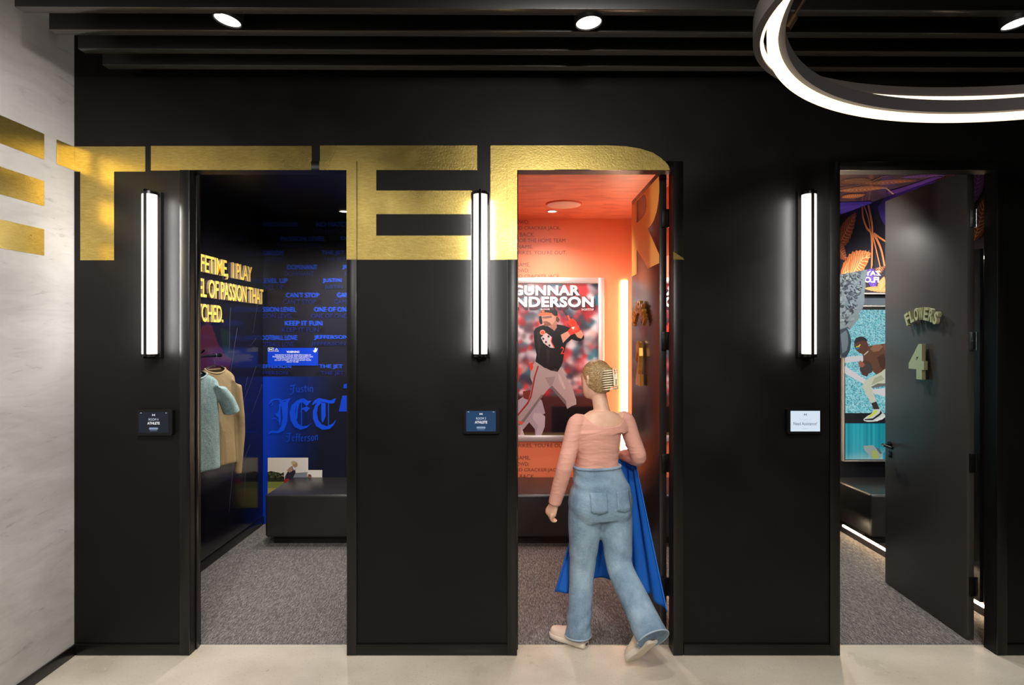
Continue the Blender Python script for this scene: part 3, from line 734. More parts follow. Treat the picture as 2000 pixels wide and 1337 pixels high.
def shirt(name, cy, cx, ztop, halfw, length, sleeve, m, label, twist=0, thick=.05, seam=None):
    """a shirt on a hanger; its plane is across the rail (X direction), centred at (cx, cy)"""
    e = empty(name, (cx, cy, ztop-length)); U = Vector((math.cos(twist), math.sin(twist), 0)); Vv = Vector((-math.sin(twist), math.cos(twist), 0))
    bm = bmesh.new(); c = Vector((cx, cy, 0)); n = 40; rings = []
    keys = [(0, .072, .032, 0), (-.02, .105, .042, 0), (-.045, halfw*.80, .048, 0), (-.075, halfw*.94, .052, 0), (-.12, halfw*.97, .056, 0), (-.22, halfw*.93, .062, 0), (-length*.5, halfw*.98, .062, .006), (-length*.8, halfw*1.0, .07, .012), (-length, halfw*1.02, .075, .016)]
    for kz in catmull(keys, 5):
        dz, a, b, wv = kz; ring = []
        for j in range(n):
            t = 2*math.pi*j/n
            rr = 1+wv/.075*.55*math.sin(5*t+dz*3)+.0
            ring.append(c+U*math.cos(t)*a+Vv*math.sin(t)*b*thick/.05*rr*.8+Vector((0, 0, ztop+dz)))
        rings.append(ring)
    rings_loft(bm, rings)
    for sg in (-1, 1):
        a = c+U*sg*halfw*.70+Vector((0, 0, ztop-.095)); l = sleeve
        if l < .35:
            pts = [a, a+U*sg*.055+Vector((0, 0, -.042)), a+U*sg*.11+Vector((0, 0, -.12)), a+U*sg*.150+Vector((0, 0, -l+.02))]
            tube(bm, pts, [.052, .070, .080, .084], 20, [(1, .62)]*4)
        else:
            pts = [a, a+U*sg*.055+Vector((0, 0, -.06)), a+U*sg*.085+Vector((0, 0, -.3)), a+U*sg*.095+Vector((0, 0, -.45)), a+U*sg*.075+Vector((0, 0, -l))]
            tube(bm, pts, [.04, .056, .052, .045, .034], 20, [(1, .7)]*5)
    # neck opening
    bm = remesh(bm, .007, 14)
    for v in list(bm.verts):
        d = v.co-c; u = d.dot(U); q = d.dot(Vv)
        if v.co.z > ztop-.012-(.035 if q < 0 else .012)*(1-min(1, abs(u)/.085)**2) and abs(u) < .085: bm.verts.remove(v)
    o = mkobj('shirt_body', bm, m, e, smooth=True)
    sol = o.modifiers.new('thickness', 'SOLIDIFY'); sol.thickness = .003
    # collar band
    bm = bmesh.new(); pts = []
    for j in range(25):
        t = 2*math.pi*j/24; q = math.sin(t); pts.append(c+U*math.cos(t)*.083+Vv*q*.036+Vector((0, 0, ztop-.006-(.036 if q < 0 else .012)*abs(q))))
    tube(bm, pts, .0085, 8); mkobj('collar', bm, m, e, smooth=True)
    if seam:
        bm = bmesh.new(); box(bm, -.004, .004, -.004, .004, -.10, 0, .001)
        bm.transform(Matrix.Translation(c-Vv*.048+Vector((0, 0, ztop-.045)))); mkobj('zip', bm, BLK, e)
    tag(e, label, 'shirt', 'shirts hanging in the blue room')
    # hanger: a thing of its own
    h = empty('coat_hanger', (cx, cy, ztop+.0)); bm = bmesh.new(); hz = RZ
    hook = [(c+Vector((0, 0, 0))+U*.0)+Vector((0, 0, ztop+.03))]
    hook = [Vector((cx, cy, ztop+.01)), Vector((cx, cy, hz-.045))]
    for j in range(9):
        t = -math.pi/2+math.pi*1.25*j/8
        hook.append(Vector((cx, cy, hz))+Vector((XL+.105-cx, 0, 0))+Vector((math.cos(t)*.019, 0, math.sin(t)*.019)))
    tube(bm, hook, .0022, 8); mkobj('hook', bm, STEEL, h, smooth=True)
    bm = bmesh.new()
    for sg in (-1, 1):
        pts = [c+Vector((0, 0, ztop+.015)), c+U*sg*.05+Vector((0, 0, ztop+.008)), c+U*sg*.12+Vector((0, 0, ztop-.045)), c+U*sg*halfw*.82+Vector((0, 0, ztop-.085))]
        tube(bm, pts, [.014, .017, .014, .009], 12, [(1, .5)]*4)
    mkobj('hanger_arms', bm, mat('black_hanger_plastic', (34, 32, 32), .35), h, smooth=True)
    return h
cx = XL+.1055
h = shirt('tee_shirt', D*1.265, XL+.115, wz(728, 1.265), .185, .72, .24, TEAL, 'heather teal short sleeved shirt with a zip neck on a hanger', .95, seam=True)
tag(h, 'black hanger holding the teal short sleeved shirt', 'hanger', 'black clothes hangers on the rail')
h = shirt('long_sleeved_shirt', D*1.352, XL+.11, wz(718, 1.352), .175, .76, .76, TAN, 'tan long sleeved shirt on a hanger behind the teal shirt', 1.0)
tag(h, 'black hanger holding the tan long sleeved shirt', 'hanger', 'black clothes hangers on the rail')

# ================================================================ ORANGE ROOM GRAPHICS
po = Pic(front_plane(KB, .0006))
lines = [(434, 'ME OUT WITH THE CROWD;', 1033, 915), (446, 'SOME PEANUTS AND CRACKER JACK,', 1095, 926), (458, 'CARE IF I NEVER GET BACK.', 1045, 908), (470, 'ROOT, ROOT FOR THE HOME TEAM', 1104, 948), (482, "WIN, IT'S A SHAME.", 1041, 945), (493.5, "TWO, THREE STRIKES, YOU'RE OUT,", 1107, 935),
         (517, 'ME OUT TO THE BALL GAME,', 1035, 905), (528.5, 'ME OUT WITH THE CROWD;', 1033, 915), (540, 'SOME PEANUTS AND CRACKER JACK,', 1095, 926),
         (870, "TWO, THREE STRIKES, YOU'RE OUT,", 1107, 935), (894, 'ME OUT TO THE BALL GAME,', 1035, 905), (906, 'ME OUT WITH THE CROWD;', 1033, 915), (918, 'SOME PEANUTS AND CRACKER JACK,', 1095, 926), (930, 'CARE IF I NEVER GET BACK.', 1045, 908)]
for y, t, x1, x0 in lines: po.text(t, x0, y-4.2, x1, y+4.2, (96, 34, 20), -.004)
po.build('wall_lyrics', PIC, walls[1]['b'])
# framed baseball poster
KP = KB-.0085
e = empty('framed_poster', (wx(1064, KP), wy(KP), wz(860, KP)))
fx0, fx1, fy0, fy1 = 948, 1180.5, 541.5, 862
bm = bmesh.new(); fw = 12*PX*KP; X0, X1 = wx(fx0, KP), wx(fx1, KP); Z1, Z0 = wz(fy0, KP), wz(fy1, KP); yy = YB-.001
for a in ((X0, X0+fw, Z0, Z1), (X1-fw, X1, Z0, Z1), (X0+fw, X1-fw, Z1-fw, Z1), (X0+fw, X1-fw, Z0, Z0+fw)): box(bm, a[0], a[1], yy-.030, yy, a[2], a[3], .006, seg=2)
mkobj('poster_frame', bm, SILVER, e, auto=30)
pp = Pic(lambda u, v, h: Vector((wx(u, KP), yy-.010-h, wz(v, KP))))
u0, u1, v0, v1 = fx0+11, fx1-11, fy0+11, fy1-11
pal = [(178, 40, 48), (196, 58, 60), (206, 204, 210), (120, 30, 38), (70, 60, 72), (60, 120, 140), (186, 150, 150), (205, 60, 62), (44, 48, 60), (180, 176, 186), (158, 36, 44), (90, 70, 80), (40, 110, 130), (220, 216, 220), (60, 66, 84)]
cf = crowd(620, 5, pal, .027)
def bg(U, V):
    A = cf(U, V); lo = np.clip((V-.72)/.03, 0, 1)[..., None]; B = np.stack([92-26*V, 50-18*V, 44-14*V], -1); dk_ = np.clip((V-.80)/.02, 0, 1)[..., None]*np.clip((U-.55)/.03, 0, 1)[..., None]
    A = A*(1-lo)+B*lo; A = A*(1-.72*dk_); g = np.clip((V-.975)/.008, 0, 1)[..., None]
    return A*(1-g)+g*np.array([92, 80, 52])
pp.raster(u0, v0, u1, v1, 110, 150, bg)
def Q(pts): return [(1000+a/4.456, 580+b/4.456) for a, b in pts]
def q(pts, c): pp.poly(Q(pts), c)
# crouching figure behind
q([(50, 900), (110, 860), (230, 880), (260, 900), (290, 1010), (250, 1040), (262, 1130), (250, 1210), (205, 1220), (200, 1150), (150, 1090), (100, 1150), (60, 1160), (50, 1100)], (168, 160, 172))
q([(190, 1010), (250, 1010), (290, 1040), (285, 1130), (255, 1210), (210, 1215), (225, 1120), (180, 1060)], (186, 178, 188)); q([(30, 1130), (80, 1120), (112, 1215), (40, 1225)], (196, 188, 194)); q([(200, 1205), (252, 1205), (256, 1222), (204, 1222)], (170, 40, 44)); q([(95, 820), (160, 810), (175, 860), (150, 900), (100, 880)], (120, 52, 40))
q([(-120, 1190), (-60, 1080), (50, 1100), (60, 1225), (-100, 1225)], (150, 142, 148))
# trousers
PG = (166, 156, 156)
q([(205, 555), (270, 600), (340, 625), (400, 640), (430, 612), (462, 680), (524, 780), (560, 895), (562, 935), (520, 950), (482, 975), (465, 930), (400, 850), (340, 775), (275, 850), (200, 960), (110, 1085), (40, 1140), (-40, 1180), (-60, 1150), (40, 1030), (130, 930), (158, 850), (178, 745), (160, 700), (162, 620)], PG)
q([(350, 770), (470, 900), (482, 975), (465, 935), (400, 860), (335, 785)], (112, 104, 106)); q([(285, 700), (380, 690), (350, 770), (330, 775)], (146, 136, 138)); q([(400, 650), (430, 700), (470, 800), (450, 800), (410, 720)], (184, 174, 174)); q([(110, 1085), (200, 960), (275, 850), (255, 850), (180, 950), (90, 1070), (50, 1110), (60, 1125)], (124, 116, 118))
q([(222, 598), (236, 598), (206, 690), (172, 870), (142, 930), (50, 1040), (10, 1080), (5, 1065), (50, 1018), (132, 918), (160, 860), (190, 700)], (150, 48, 40)); q([(154, 580), (180, 568), (186, 610), (170, 645), (156, 630)], (214, 64, 40))
q([(-60, 1150), (-40, 1180), (-110, 1225), (-130, 1205)], (210, 205, 205)); q([(55, 1075), (105, 1090), (85, 1115), (60, 1100)], (206, 88, 64)); q([(50, 1110), (80, 1130), (75, 1200), (100, 1220), (20, 1225), (20, 1140)], (178, 150, 146))
# jersey
JB = (26, 26, 28)
q([(190, 300), (202, 272), (245, 250), (290, 238), (330, 262), (370, 295), (385, 262), (392, 236), (450, 246), (515, 268), (560, 290), (625, 325), (632, 352), (600, 382), (562, 380), (520, 366), (500, 385), (474, 402), (455, 480), (445, 560), (425, 610), (395, 645), (340, 640), (270, 606), (204, 560), (214, 500), (202, 440), (192, 370)], JB)
q([(335, 596), (425, 606), (398, 650), (335, 634)], (14, 14, 16)); q([(272, 600), (335, 612), (333, 634), (275, 612)], (30, 28, 30)); pp.ell(1000+380/4.456, 580+635/4.456, 3.4, 2.8, (44, 44, 46))
q([(215, 300), (240, 300), (250, 420), (235, 540), (225, 480)], (40, 40, 43)); q([(300, 450), (330, 460), (320, 560), (305, 590)], (38, 38, 41))
q([(500, 300), (545, 300), (560, 340), (520, 360), (495, 384), (480, 370)], (16, 16, 18))
# face, neck, hair, helmet
SK = (196, 148, 126)
q([(325, 235), (384, 205), (392, 262), (370, 295), (335, 262)], (168, 118, 98)); q([(252, 158), (368, 156), (388, 190), (366, 222), (345, 242), (300, 252), (275, 246), (268, 222), (256, 200)], SK)
q([(262, 170), (345, 160), (350, 178), (300, 186), (266, 184)], (132, 92, 76)); q([(270, 212), (300, 208), (330, 222), (346, 242), (300, 254), (276, 246), (282, 232)], (128, 88, 66)); q([(275, 222), (300, 219), (302, 226), (278, 228)], (178, 96, 84))
q([(380, 165), (402, 172), (416, 196), (404, 218), (388, 212), (378, 190)], (86, 56, 38)); q([(360, 165), (386, 165), (384, 196), (366, 200)], (190, 138, 116))
q([(248, 152), (258, 118), (282, 96), (330, 84), (372, 94), (396, 124), (398, 160), (372, 162), (340, 150)], (24, 22, 24)); q([(222, 156), (248, 134), (300, 132), (345, 138), (366, 158), (310, 156), (262, 162), (230, 162)], (222, 104, 62)); q([(236, 166), (258, 164), (262, 196), (266, 232), (250, 236), (238, 214)], (18, 18, 20)); q([(256, 116), (280, 112), (285, 128), (262, 132)], (226, 110, 60))
# arms, guard, gloves, bat
q([(425, 328), (492, 292), (516, 326), (445, 398)], SK); q([(330, 368), (426, 330), (440, 398), (372, 440), (342, 424)], (20, 20, 22)); q([(548, 314), (602, 286), (626, 326), (606, 362), (572, 350)], (188, 138, 116)); q([(535, 338), (604, 362), (630, 345), (626, 368), (588, 384), (530, 366)], (16, 16, 18))
q([(252, 352), (298, 310), (346, 346), (338, 384), (372, 444), (330, 438), (276, 400)], (206, 198, 198))
for a, b in ((272, 362), (296, 390), (318, 342), (326, 420)): q([(a-8, b-10), (a+8, b-8), (a+10, b+9), (a-7, b+9)], (70, 50, 52))
q([(346, 346), (352, 350), (346, 384), (374, 440), (366, 444), (338, 386)], (190, 50, 40))
q([(484, 212), (500, 190), (535, 186), (560, 214), (570, 240), (590, 270), (592, 298), (548, 316), (508, 330), (484, 296), (500, 278), (520, 258), (492, 236)], (226, 62, 46)); q([(500, 215), (540, 205), (556, 222), (515, 236)], (196, 44, 36)); q([(516, 262), (560, 250), (580, 280), (530, 300)], (240, 84, 62)); q([(520, 262), (545, 256), (540, 280), (526, 276)], (238, 220, 216))
q([(420, 84), (438, 84), (505, 180), (492, 192)], (52, 40, 46)); q([(478, 160), (492, 156), (508, 190), (496, 200)], (226, 92, 66))
pp.ell(1000+267/4.456, 580+307/4.456, 5.4, 5.2, (224, 150, 120)); pp.ell(1000+267/4.456, 580+307/4.456, 3.6, 3.4, (208, 90, 60)); pp.text('2', 1000+424/4.456, 580+432/4.456, 1000+456/4.456, 580+494/4.456, (206, 66, 46), .01)
# title with deep shadow
for dx in (3.2, 2.4, 1.6, .8):
    pp.text('GUNNAR', 1001+dx*.3, 556+dx*1.9, 1133+dx, 576.5+dx*1.9, (66, 40, 50), .042, 1.06); pp.text('HENDERSON', 966+dx*.3, 578.5+dx*1.9, 1160+dx, 599.5+dx*1.9, (66, 40, 50), .042, 1.06)
pp.text('GUNNAR', 1001, 556, 1133, 576.5, (250, 248, 246), .042, 1.06); pp.text('HENDERSON', 966, 578.5, 1160, 599.5, (250, 248, 246), .042, 1.06)
pp.text('SHORTSTOP', 1136, 602, 1160, 606, (236, 232, 232), 0); pp.text('BALTIMORE', 1056, 602, 1074, 605, (236, 232, 232), 0)
pp.build('poster_print', mat('glossy_poster_print', (128, 128, 128), .25, build=b_pic), e)
tag(e, 'large silver framed poster of a baseball batter in a black jersey, name in white capitals', 'poster')

# ================================================================ FLORAL ROOM GRAPHICS
MX = 1005
def leaf(p, cx, cy, ln, wd, ang, c0, c1, n=9):
    """serrated leaf with veins; ang from +u axis"""
    ca, sa = math.cos(ang), math.sin(ang)
    T = lambda a, b: (cx+a*ca-b*sa, cy+a*sa+b*ca)
    up_, lo_ = [], []
    for i in range(2*n+1):
        t = i/(2*n); w_ = wd*math.sin(math.pi*t**.8)**.85*(1+(.10 if i % 2 else -.04)); up_.append((t*ln, w_)); lo_.append((t*ln, -w_))
    p.poly([T(*a) for a in up_]+[T(*a) for a in lo_[::-1][1:-1]], c0)
    p.up()
    for i in range(1, n+2):
        t = i/(n+2); w_ = wd*math.sin(math.pi*t**.8)**.85*.9
        for sg in (-1, 1):
            pts = [T(t*ln*.92, 0), T(t*ln*.92+ln*.05, sg*w_*.5), T(t*ln*.92+ln*.13, sg*w_*.95)]
            p.line(pts, wd*.085, c1, wd*.03)
    p.line([T(0, 0), T(ln*.5, wd*.03), T(ln*.97, 0)], wd*.09, c1, wd*.03)
def stem(p, pts, w_, c, w2=None): p.line([(float(a), float(b)) for a, b in catmull(pts, 6)], w_, c, w2)
OR1, OR2 = (206, 116, 64), (252, 196, 140); BR1, BR2 = (140, 74, 50), (226, 150, 110)
def floral(p, x0, x1, y0, y1, seed, dens=9, base=(30, 30, 38)):
    p.rect(x0, y0, x1, y1, base); rs = random.Random(seed); s = (x1-x0)
    for i in range(dens):
        cx_, cy_ = rs.uniform(x0+.12*abs(s), x1-.12*abs(s)), rs.uniform(min(y0, y1)+.1*abs(y1-y0), max(y0, y1)-.25*abs(y1-y0))
        ln = min(120, abs(y1-y0)*.45); a = rs.uniform(-1.9, -1.1)*rs.choice([-1, 1])
        ex, ey = cx_+math.cos(a)*ln, cy_+math.sin(a)*ln
        if not (min(x0, x1) < ex < max(x0, x1) and min(y0, y1) < ey < max(y0, y1)): continue
        c = [(OR1, OR2), (BR1, BR2), ((86, 56, 150), (150, 120, 220)), (BR1, OR2)][i % 4]
        leaf(p, cx_, cy_, ln, ln*.25, a, *c)
# right wall above and around the mirror: u = depth (px), v = height (px above camera)
pr = Pic(lambda u, v, h: Vector((1045*PX-.0006-h, u*PX, CAMZ+v*PX)))
def rp(x, y, X=1045): k = X/(x-1000); return (k*1207, (655-y)*k)
pr.rect(1.036*1207, 385, 1.688*1207, -600, (34, 36, 46))
leaf(pr, *rp(1636, 476), -20, 5, 0, (34, 36, 46), (34, 36, 46))
def rleaf(x0, y0, x1, y1, wd, c0, c1):
    a = rp(x0, y0); b = rp(x1, y1); leaf(pr, a[0], a[1], math.hypot(b[0]-a[0], b[1]-a[1]), wd, math.atan2(b[1]-a[1], b[0]-a[0]), c0, c1)
rleaf(1636, 482, 1673, 415, 34, BR1, BR2); rleaf(1642, 540, 1702, 494, 44, OR1, OR2); rleaf(1630, 470, 1655, 508, 24, BR1, BR2)
rleaf(1660, 545, 1690, 496, 40, OR1, OR2); rleaf(1800, 395, 1870, 340, 26, BR1, BR2); rleaf(1700, 600, 1760, 500, 30, OR1, OR2)
rleaf(1905, 470, 1930, 380, 24, BR1, OR2); rleaf(1900, 400, 1925, 300, 22, (90, 50, 130), (150, 100, 200))
pr.poly([rp(1716, 404), rp(1740, 375), rp(1760, 380), rp(1745, 410), rp(1730, 440), rp(1722, 425)], (84, 60, 160))
pr.poly([rp(1740, 396), rp(1800, 365), rp(1830, 356), rp(1830, 352), rp(1790, 358), rp(1740, 385)], (120, 70, 190))
for pts, w_ in (([(1686, 404), (1688, 425), (1695, 445), (1703, 456), (1705, 490), (1704, 524)], 5), ([(1698, 400), (1703, 425), (1706, 450), (1705, 520)], 6), ([(1708, 456), (1716, 470), (1724, 490), (1730, 520)], 6), ([(1706, 456), (1714, 490), (1722, 524)], 4), ([(1710, 456), (1722, 465), (1740, 476)], 4), ([(1690, 402), (1698, 425), (1702, 450)], 3)):
    stem(pr, [rp(*p) for p in pts], w_*1.5, (214, 128, 78), w_*1.2)
pr.build('wall_mural', PIC, walls[2]['r'])
# ceiling: u = x px, v = depth px
pc = Pic(lambda u, v, h: Vector((u*PX, v*PX, CEILZ-.0006-h)))
def cp(x, y): k = 386/(655-y); return ((x-1000)*k, k*1207)
cc = crowd(26, 3, [(150, 104, 84), (84, 62, 120), (120, 90, 90), (172, 118, 88), (66, 52, 90), (98, 72, 84)], .30)
pc.raster(426, 1.045*1207, 1043, 1.688*1207, 30, 26, lambda U, V: cc(U, V))
for (a, b, c, d, wd, c0, c1) in ((1640, 372, 1735, 366, 20, (178, 112, 78), (240, 176, 134)), (1690, 358, 1790, 352, 16, (160, 96, 64), (236, 166, 120)), (1648, 350, 1700, 356, 18, (150, 100, 78), (196, 140, 112)), (1760, 345, 1850, 341, 10, (110, 70, 150), (170, 130, 220)), (1645, 385, 1690, 378, 20, (186, 110, 70), (240, 170, 120))):
    p0 = cp(a, b); p1 = cp(c, d); leaf(pc, p0[0], p0[1], math.hypot(p1[0]-p0[0], p1[1]-p0[1]), wd*1.6, math.atan2(p1[1]-p0[1], p1[0]-p0[0]), c0, c1)
pc.poly([cp(1640, 394), cp(1700, 392), cp(1712, 400), cp(1690, 407), cp(1640, 420)], (70, 58, 190)); pc.poly([cp(1640, 402), cp(1690, 398), cp(1660, 412), cp(1640, 416)], (88, 74, 214))
pc.poly([cp(1740, 378), cp(1800, 366), cp(1850, 342), cp(1820, 345), cp(1770, 362), cp(1730, 374)], (112, 70, 176))
stem(pc, [cp(1640, 366), cp(1690, 357), cp(1720, 345), cp(1735, 342)], 5, (190, 128, 98)); stem(pc, [cp(1700, 368), cp(1728, 366), cp(1738, 372), cp(1745, 378)], 4, (240, 196, 160))
pc.build('ceiling_mural', PICGLOSS, walls[2]['c'])
# back wall of the floral room, seen in the mirror.  coordinates: the mirrored photo x (1643..1730 in view)
def mback(proud=.0006):
    def f(u, v, h):
        Xv = (u-1000)*KB; return Vector(((2*MX-Xv)*PX, YB-proud-h, wz(v, KB)))
    return f
pf = Pic(mback()); floral(pf, 1575, 1936, 428, 640, 11, 14, (36, 34, 42)); pf.rect(1575, 640, 1936, 1060, (24, 25, 32))
pf.rect(1660, 575, 1936, 582, (12, 13, 18)); pf.rect(1660, 582, 1936, 596, (78, 86, 92)); pf.build('wall_mural', PIC, walls[2]['b'])
# name poster (only its lower part is in the mirror) and runner light box
def framed(name, x0, x1, y0, y1, proud, fwpx, fm):
    f = mback(); e = empty(name, f((x0+x1)/2, y1, 0)); bm = bmesh.new()
    a, b = f(x1, y1, 0), f(x0, y0, 0); X0, X1, Z0, Z1 = a.x, b.x, a.z, b.z; fw = fwpx*PX*KB
    for q_ in ((X0, X0+fw, Z0, Z1), (X1-fw, X1, Z0, Z1), (X0+fw, X1-fw, Z1-fw, Z1), (X0+fw, X1-fw, Z0, Z0+fw)): box(bm, q_[0], q_[1], YB-proud, YB-.001, q_[2], q_[3], .003)
    mkobj('poster_frame', bm, fm, e, auto=30); return e
e = framed('framed_poster', 1655, 1850, 470, 575, .028, 3, SILVER)
p1 = Pic(mback(.012)); floral(p1, 1662.5, 1847.5, 472.5, 572.5, 4, 10, (58, 50, 54))
for a, b, wd in (((1740, 566), (1684, 563), 5.5), ((1716, 568), (1725, 540), 7)): leaf(p1, a[0], a[1], math.hypot(b[0]-a[0], b[1]-a[1]), wd, math.atan2(b[1]-a[1], b[0]-a[0]), (206, 150, 90), (246, 206, 150))
flip = lambda c: (lambda x, y: (2*c-x, y))
p1.text('ZAY', 1688, 529, 1720, 538.5, (250, 248, 248), .05, fn=lambda x, y: (1684+1723-x, y)); p1.text('FLOWERS', 1650, 540.5, 1723, 552, (250, 248, 248), .05, fn=lambda x, y: (1642+1723-x, y))
p1.V = p1.V; p1.build('poster_print', PIC, e)
tag(e, 'silver framed leaf patterned poster with a white name, above the runner light box', 'poster')
e = framed('runner_light_box', 1642, 1930, 597, 899, .05, 2.2, SILVER)
p2 = Pic(mback(.045))
rs = np.random.RandomState(9)
def speck(U, V):
    n = rs.rand(*U.shape); m = rs.rand(*U.shape)
    A = np.stack([86+110*n, 190+44*n, 204+34*n], -1); dkm = (m < .20)[..., None]
    return np.where(dkm, np.array([40, 120, 140]), A)
p2.rect(1644, 599, 1928, 897, (16, 18, 24)); p2.raster(1646, 605, 1924, 805, 200, 150, speck)
def teal(U, V):
    n = np.sin(U*90+3*np.sin(U*37))*.5+np.sin(U*233)*.3; lo = np.clip((V-.55-.25*(1-U*2.6)), 0, 1)[..., None]*3; lo = np.clip(lo, 0, 1)*.8
    A = np.stack([20+22*n+30*V, 150+26*n, 166+24*n], -1); return A*(1-lo)+lo*np.array([176, 190, 190])
p2.raster(1646, 825, 1926, 895, 120, 24, teal)
def Z5(pts): return [(1630+a/6.07, 690+b/6.07) for a, b in pts]
def Z4(pts): return [(1630+a/6.68, 510+b/6.68) for a, b in pts]
def r5(pts, c): p2.poly(Z5(pts), c)
def r4(pts, c): p2.poly(Z4(pts), c)
r5([(92, 40), (300, 20), (330, 110), (250, 90), (92, 110)], (216, 212, 212)); r5([(92, 145), (330, 300), (420, 420), (620, 400), (1000, 560), (1000, 620), (620, 520), (400, 460), (300, 350), (92, 230)], (220, 214, 214)); r5([(640, 0), (1000, 30), (1000, 110), (620, 130)], (214, 210, 210))
SKD = (104, 66, 46)
# torso, arms
r4([(400, 1110), (470, 1090), (600, 1075), (670, 1060), (760, 1050), (880, 1100), (900, 1180), (830, 1320), (760, 1480), (640, 1560), (520, 1480), (400, 1380), (340, 1290), (335, 1200)], SKD)
r4([(470, 1090), (560, 1085), (600, 1110), (540, 1170), (470, 1180), (430, 1140)], (150, 104, 78)); r4([(520, 1250), (600, 1200), (640, 1300), (620, 1420), (560, 1380)], (76, 44, 32)); r4([(600, 1075), (700, 1050), (860, 1010), (980, 1020), (990, 1060), (860, 1080), (700, 1130), (610, 1160)], (128, 84, 60)); r4([(620, 1180), (660, 1280), (665, 1400), (640, 1330)], (130, 86, 62))
r4([(340, 1290), (420, 1300), (430, 1420), (390, 1500), (330, 1480), (290, 1400)], (84, 52, 38)); r5([(330, 110), (400, 110), (420, 180), (410, 222), (380, 232), (320, 205), (262, 150), (250, 110), (270, 82), (300, 110), (310, 150), (340, 165)], (70, 62, 60)); r5([(250, 112), (272, 82), (300, 95), (330, 130), (300, 162), (262, 150)], (164, 92, 74))
# head
r4([(222, 1040), (250, 1000), (300, 985), (350, 1000), (390, 1050), (410, 1110), (395, 1180), (340, 1210), (290, 1195), (240, 1150), (222, 1100)], (96, 54, 42)); r4([(225, 1050), (240, 1005), (290, 980), (345, 985), (390, 1030), (400, 1045), (340, 1030), (300, 1040), (260, 1060), (232, 1070)], (44, 36, 42)); r4([(330, 985), (370, 1000), (398, 1040), (380, 1035), (340, 1005)], (30, 26, 30))
r4([(240, 1122), (290, 1115), (306, 1085), (298, 1080), (270, 1105), (250, 1108)], (226, 200, 60)); r4([(240, 1125), (292, 1118), (282, 1145), (248, 1148)], (40, 110, 130)); r4([(345, 1215), (400, 1165), (410, 1175), (352, 1228)], (200, 184, 170))
# tights, sock, shoe
TI = (206, 206, 184)
r5([(520, 215), (580, 165), (700, 120), (820, 180), (860, 300), (780, 360), (620, 352), (560, 380), (420, 400), (400, 395), (430, 470), (462, 560), (404, 582), (340, 480), (300, 380), (330, 320), (420, 270)], TI)
r5([(400, 392), (480, 350), (600, 350), (620, 358), (560, 382), (420, 404)], (110, 112, 100)); r5([(440, 290), (520, 250), (560, 300), (460, 345), (400, 372)], (176, 180, 148)); r5([(820, 180), (960, 330), (1100, 500), (1180, 640), (1130, 660), (960, 520), (780, 360)], (190, 190, 170))
r5([(404, 582), (462, 562), (500, 650), (432, 664)], (62, 44, 44)); r5([(310, 770), (360, 730), (425, 700), (425, 655), (510, 652), (520, 690), (560, 710), (572, 740), (530, 775), (430, 800), (360, 802), (316, 790)], (214, 214, 208)); r5([(420, 690), (440, 665), (480, 668), (470, 700), (400, 745), (350, 765), (370, 735)], (212, 218, 96)); r5([(322, 770), (420, 760), (500, 700), (512, 665), (530, 700), (500, 730), (420, 782), (330, 782)], (26, 28, 34)); r5([(430, 790), (560, 735), (566, 748), (470, 796)], (236, 236, 232))
# blurred shoe below
r5([(310, 1085), (420, 1075), (470, 1120), (530, 1180), (500, 1240), (420, 1240), (320, 1130)], (150, 160, 156)); r5([(410, 1140), (470, 1140), (490, 1230), (415, 1235)], (160, 176, 90)); r5([(450, 1100), (500, 1120), (530, 1170), (505, 1180)], (84, 100, 108)); r5([(540, 1170), (620, 1100), (620, 1240), (540, 1240)], (24, 140, 160))
p2.build('light_box_print', BOX, e)
tag(e, 'lit picture of a bare-chested runner on a turquoise track, seen in the mirror', 'light box')
# mottled grey cut-out figure in front of the pictures (its edge shows in the mirror)
e = empty('figure_cutout', mback()(1648, 700, 0))
out = Z4([(70, -60), (180, -90), (300, -60), (360, 40), (372, 160), (340, 260), (348, 330), (330, 420), (335, 520), (310, 620), (260, 680), (268, 740), (210, 810), (180, 850), (150, 890), (110, 850), (95, 880), (140, 960), (160, 1040), (140, 1160), (100, 1250), (40, 1260), (-20, 1200), (-20, 0)])
bm = bmesh.new(); mbk = mback(.054)
f0 = [bm.verts.new(mbk(u, v, .0)) for u, v in out]; f1 = [bm.verts.new(mbk(u, v, .02)) for u, v in out]
bm.faces.new(f0); bm.faces.new(f1[::-1])
for i in range(len(out)): bm.faces.new((f0[i], f0[(i+1) % len(out)], f1[(i+1) % len(out)], f1[i]))
mkobj('board', bm, mat('grey_board', (120, 126, 130), .6), e)
p3 = Pic(mback(.0752)); p3.poly(out, (104, 116, 122)); rq = random.Random(3)
for i in range(260):
    a, b = rq.uniform(20, 320), rq.uniform(-60, 820)
    if a > 350-max(0, b-150)*.28: continue
    c = rq.choice([(52, 58, 70), (70, 78, 90), (40, 46, 58), (128, 138, 140), (104, 116, 122), (92, 108, 114), (116, 128, 132)]); p3.ell(*Z4([(a, b)])[0], rq.uniform(.9, 3.0), rq.uniform(1.5, 5.5), c, rq.uniform(0, 3), 14)
p3.poly(Z4([(75, 870), (100, 860), (140, 960), (156, 1040), (140, 1160), (96, 1240), (40, 1240), (-10, 1180), (-10, 900)]), (44, 50, 62)); p3.poly(Z4([(90, 900), (110, 950), (120, 1060), (100, 1160), (40, 1200), (20, 950)]), (84, 98, 110))
p3.build('cutout_print', PIC, e)
tag(e, 'tall mottled grey cut-out figure in front of the runner light box', 'cutout')

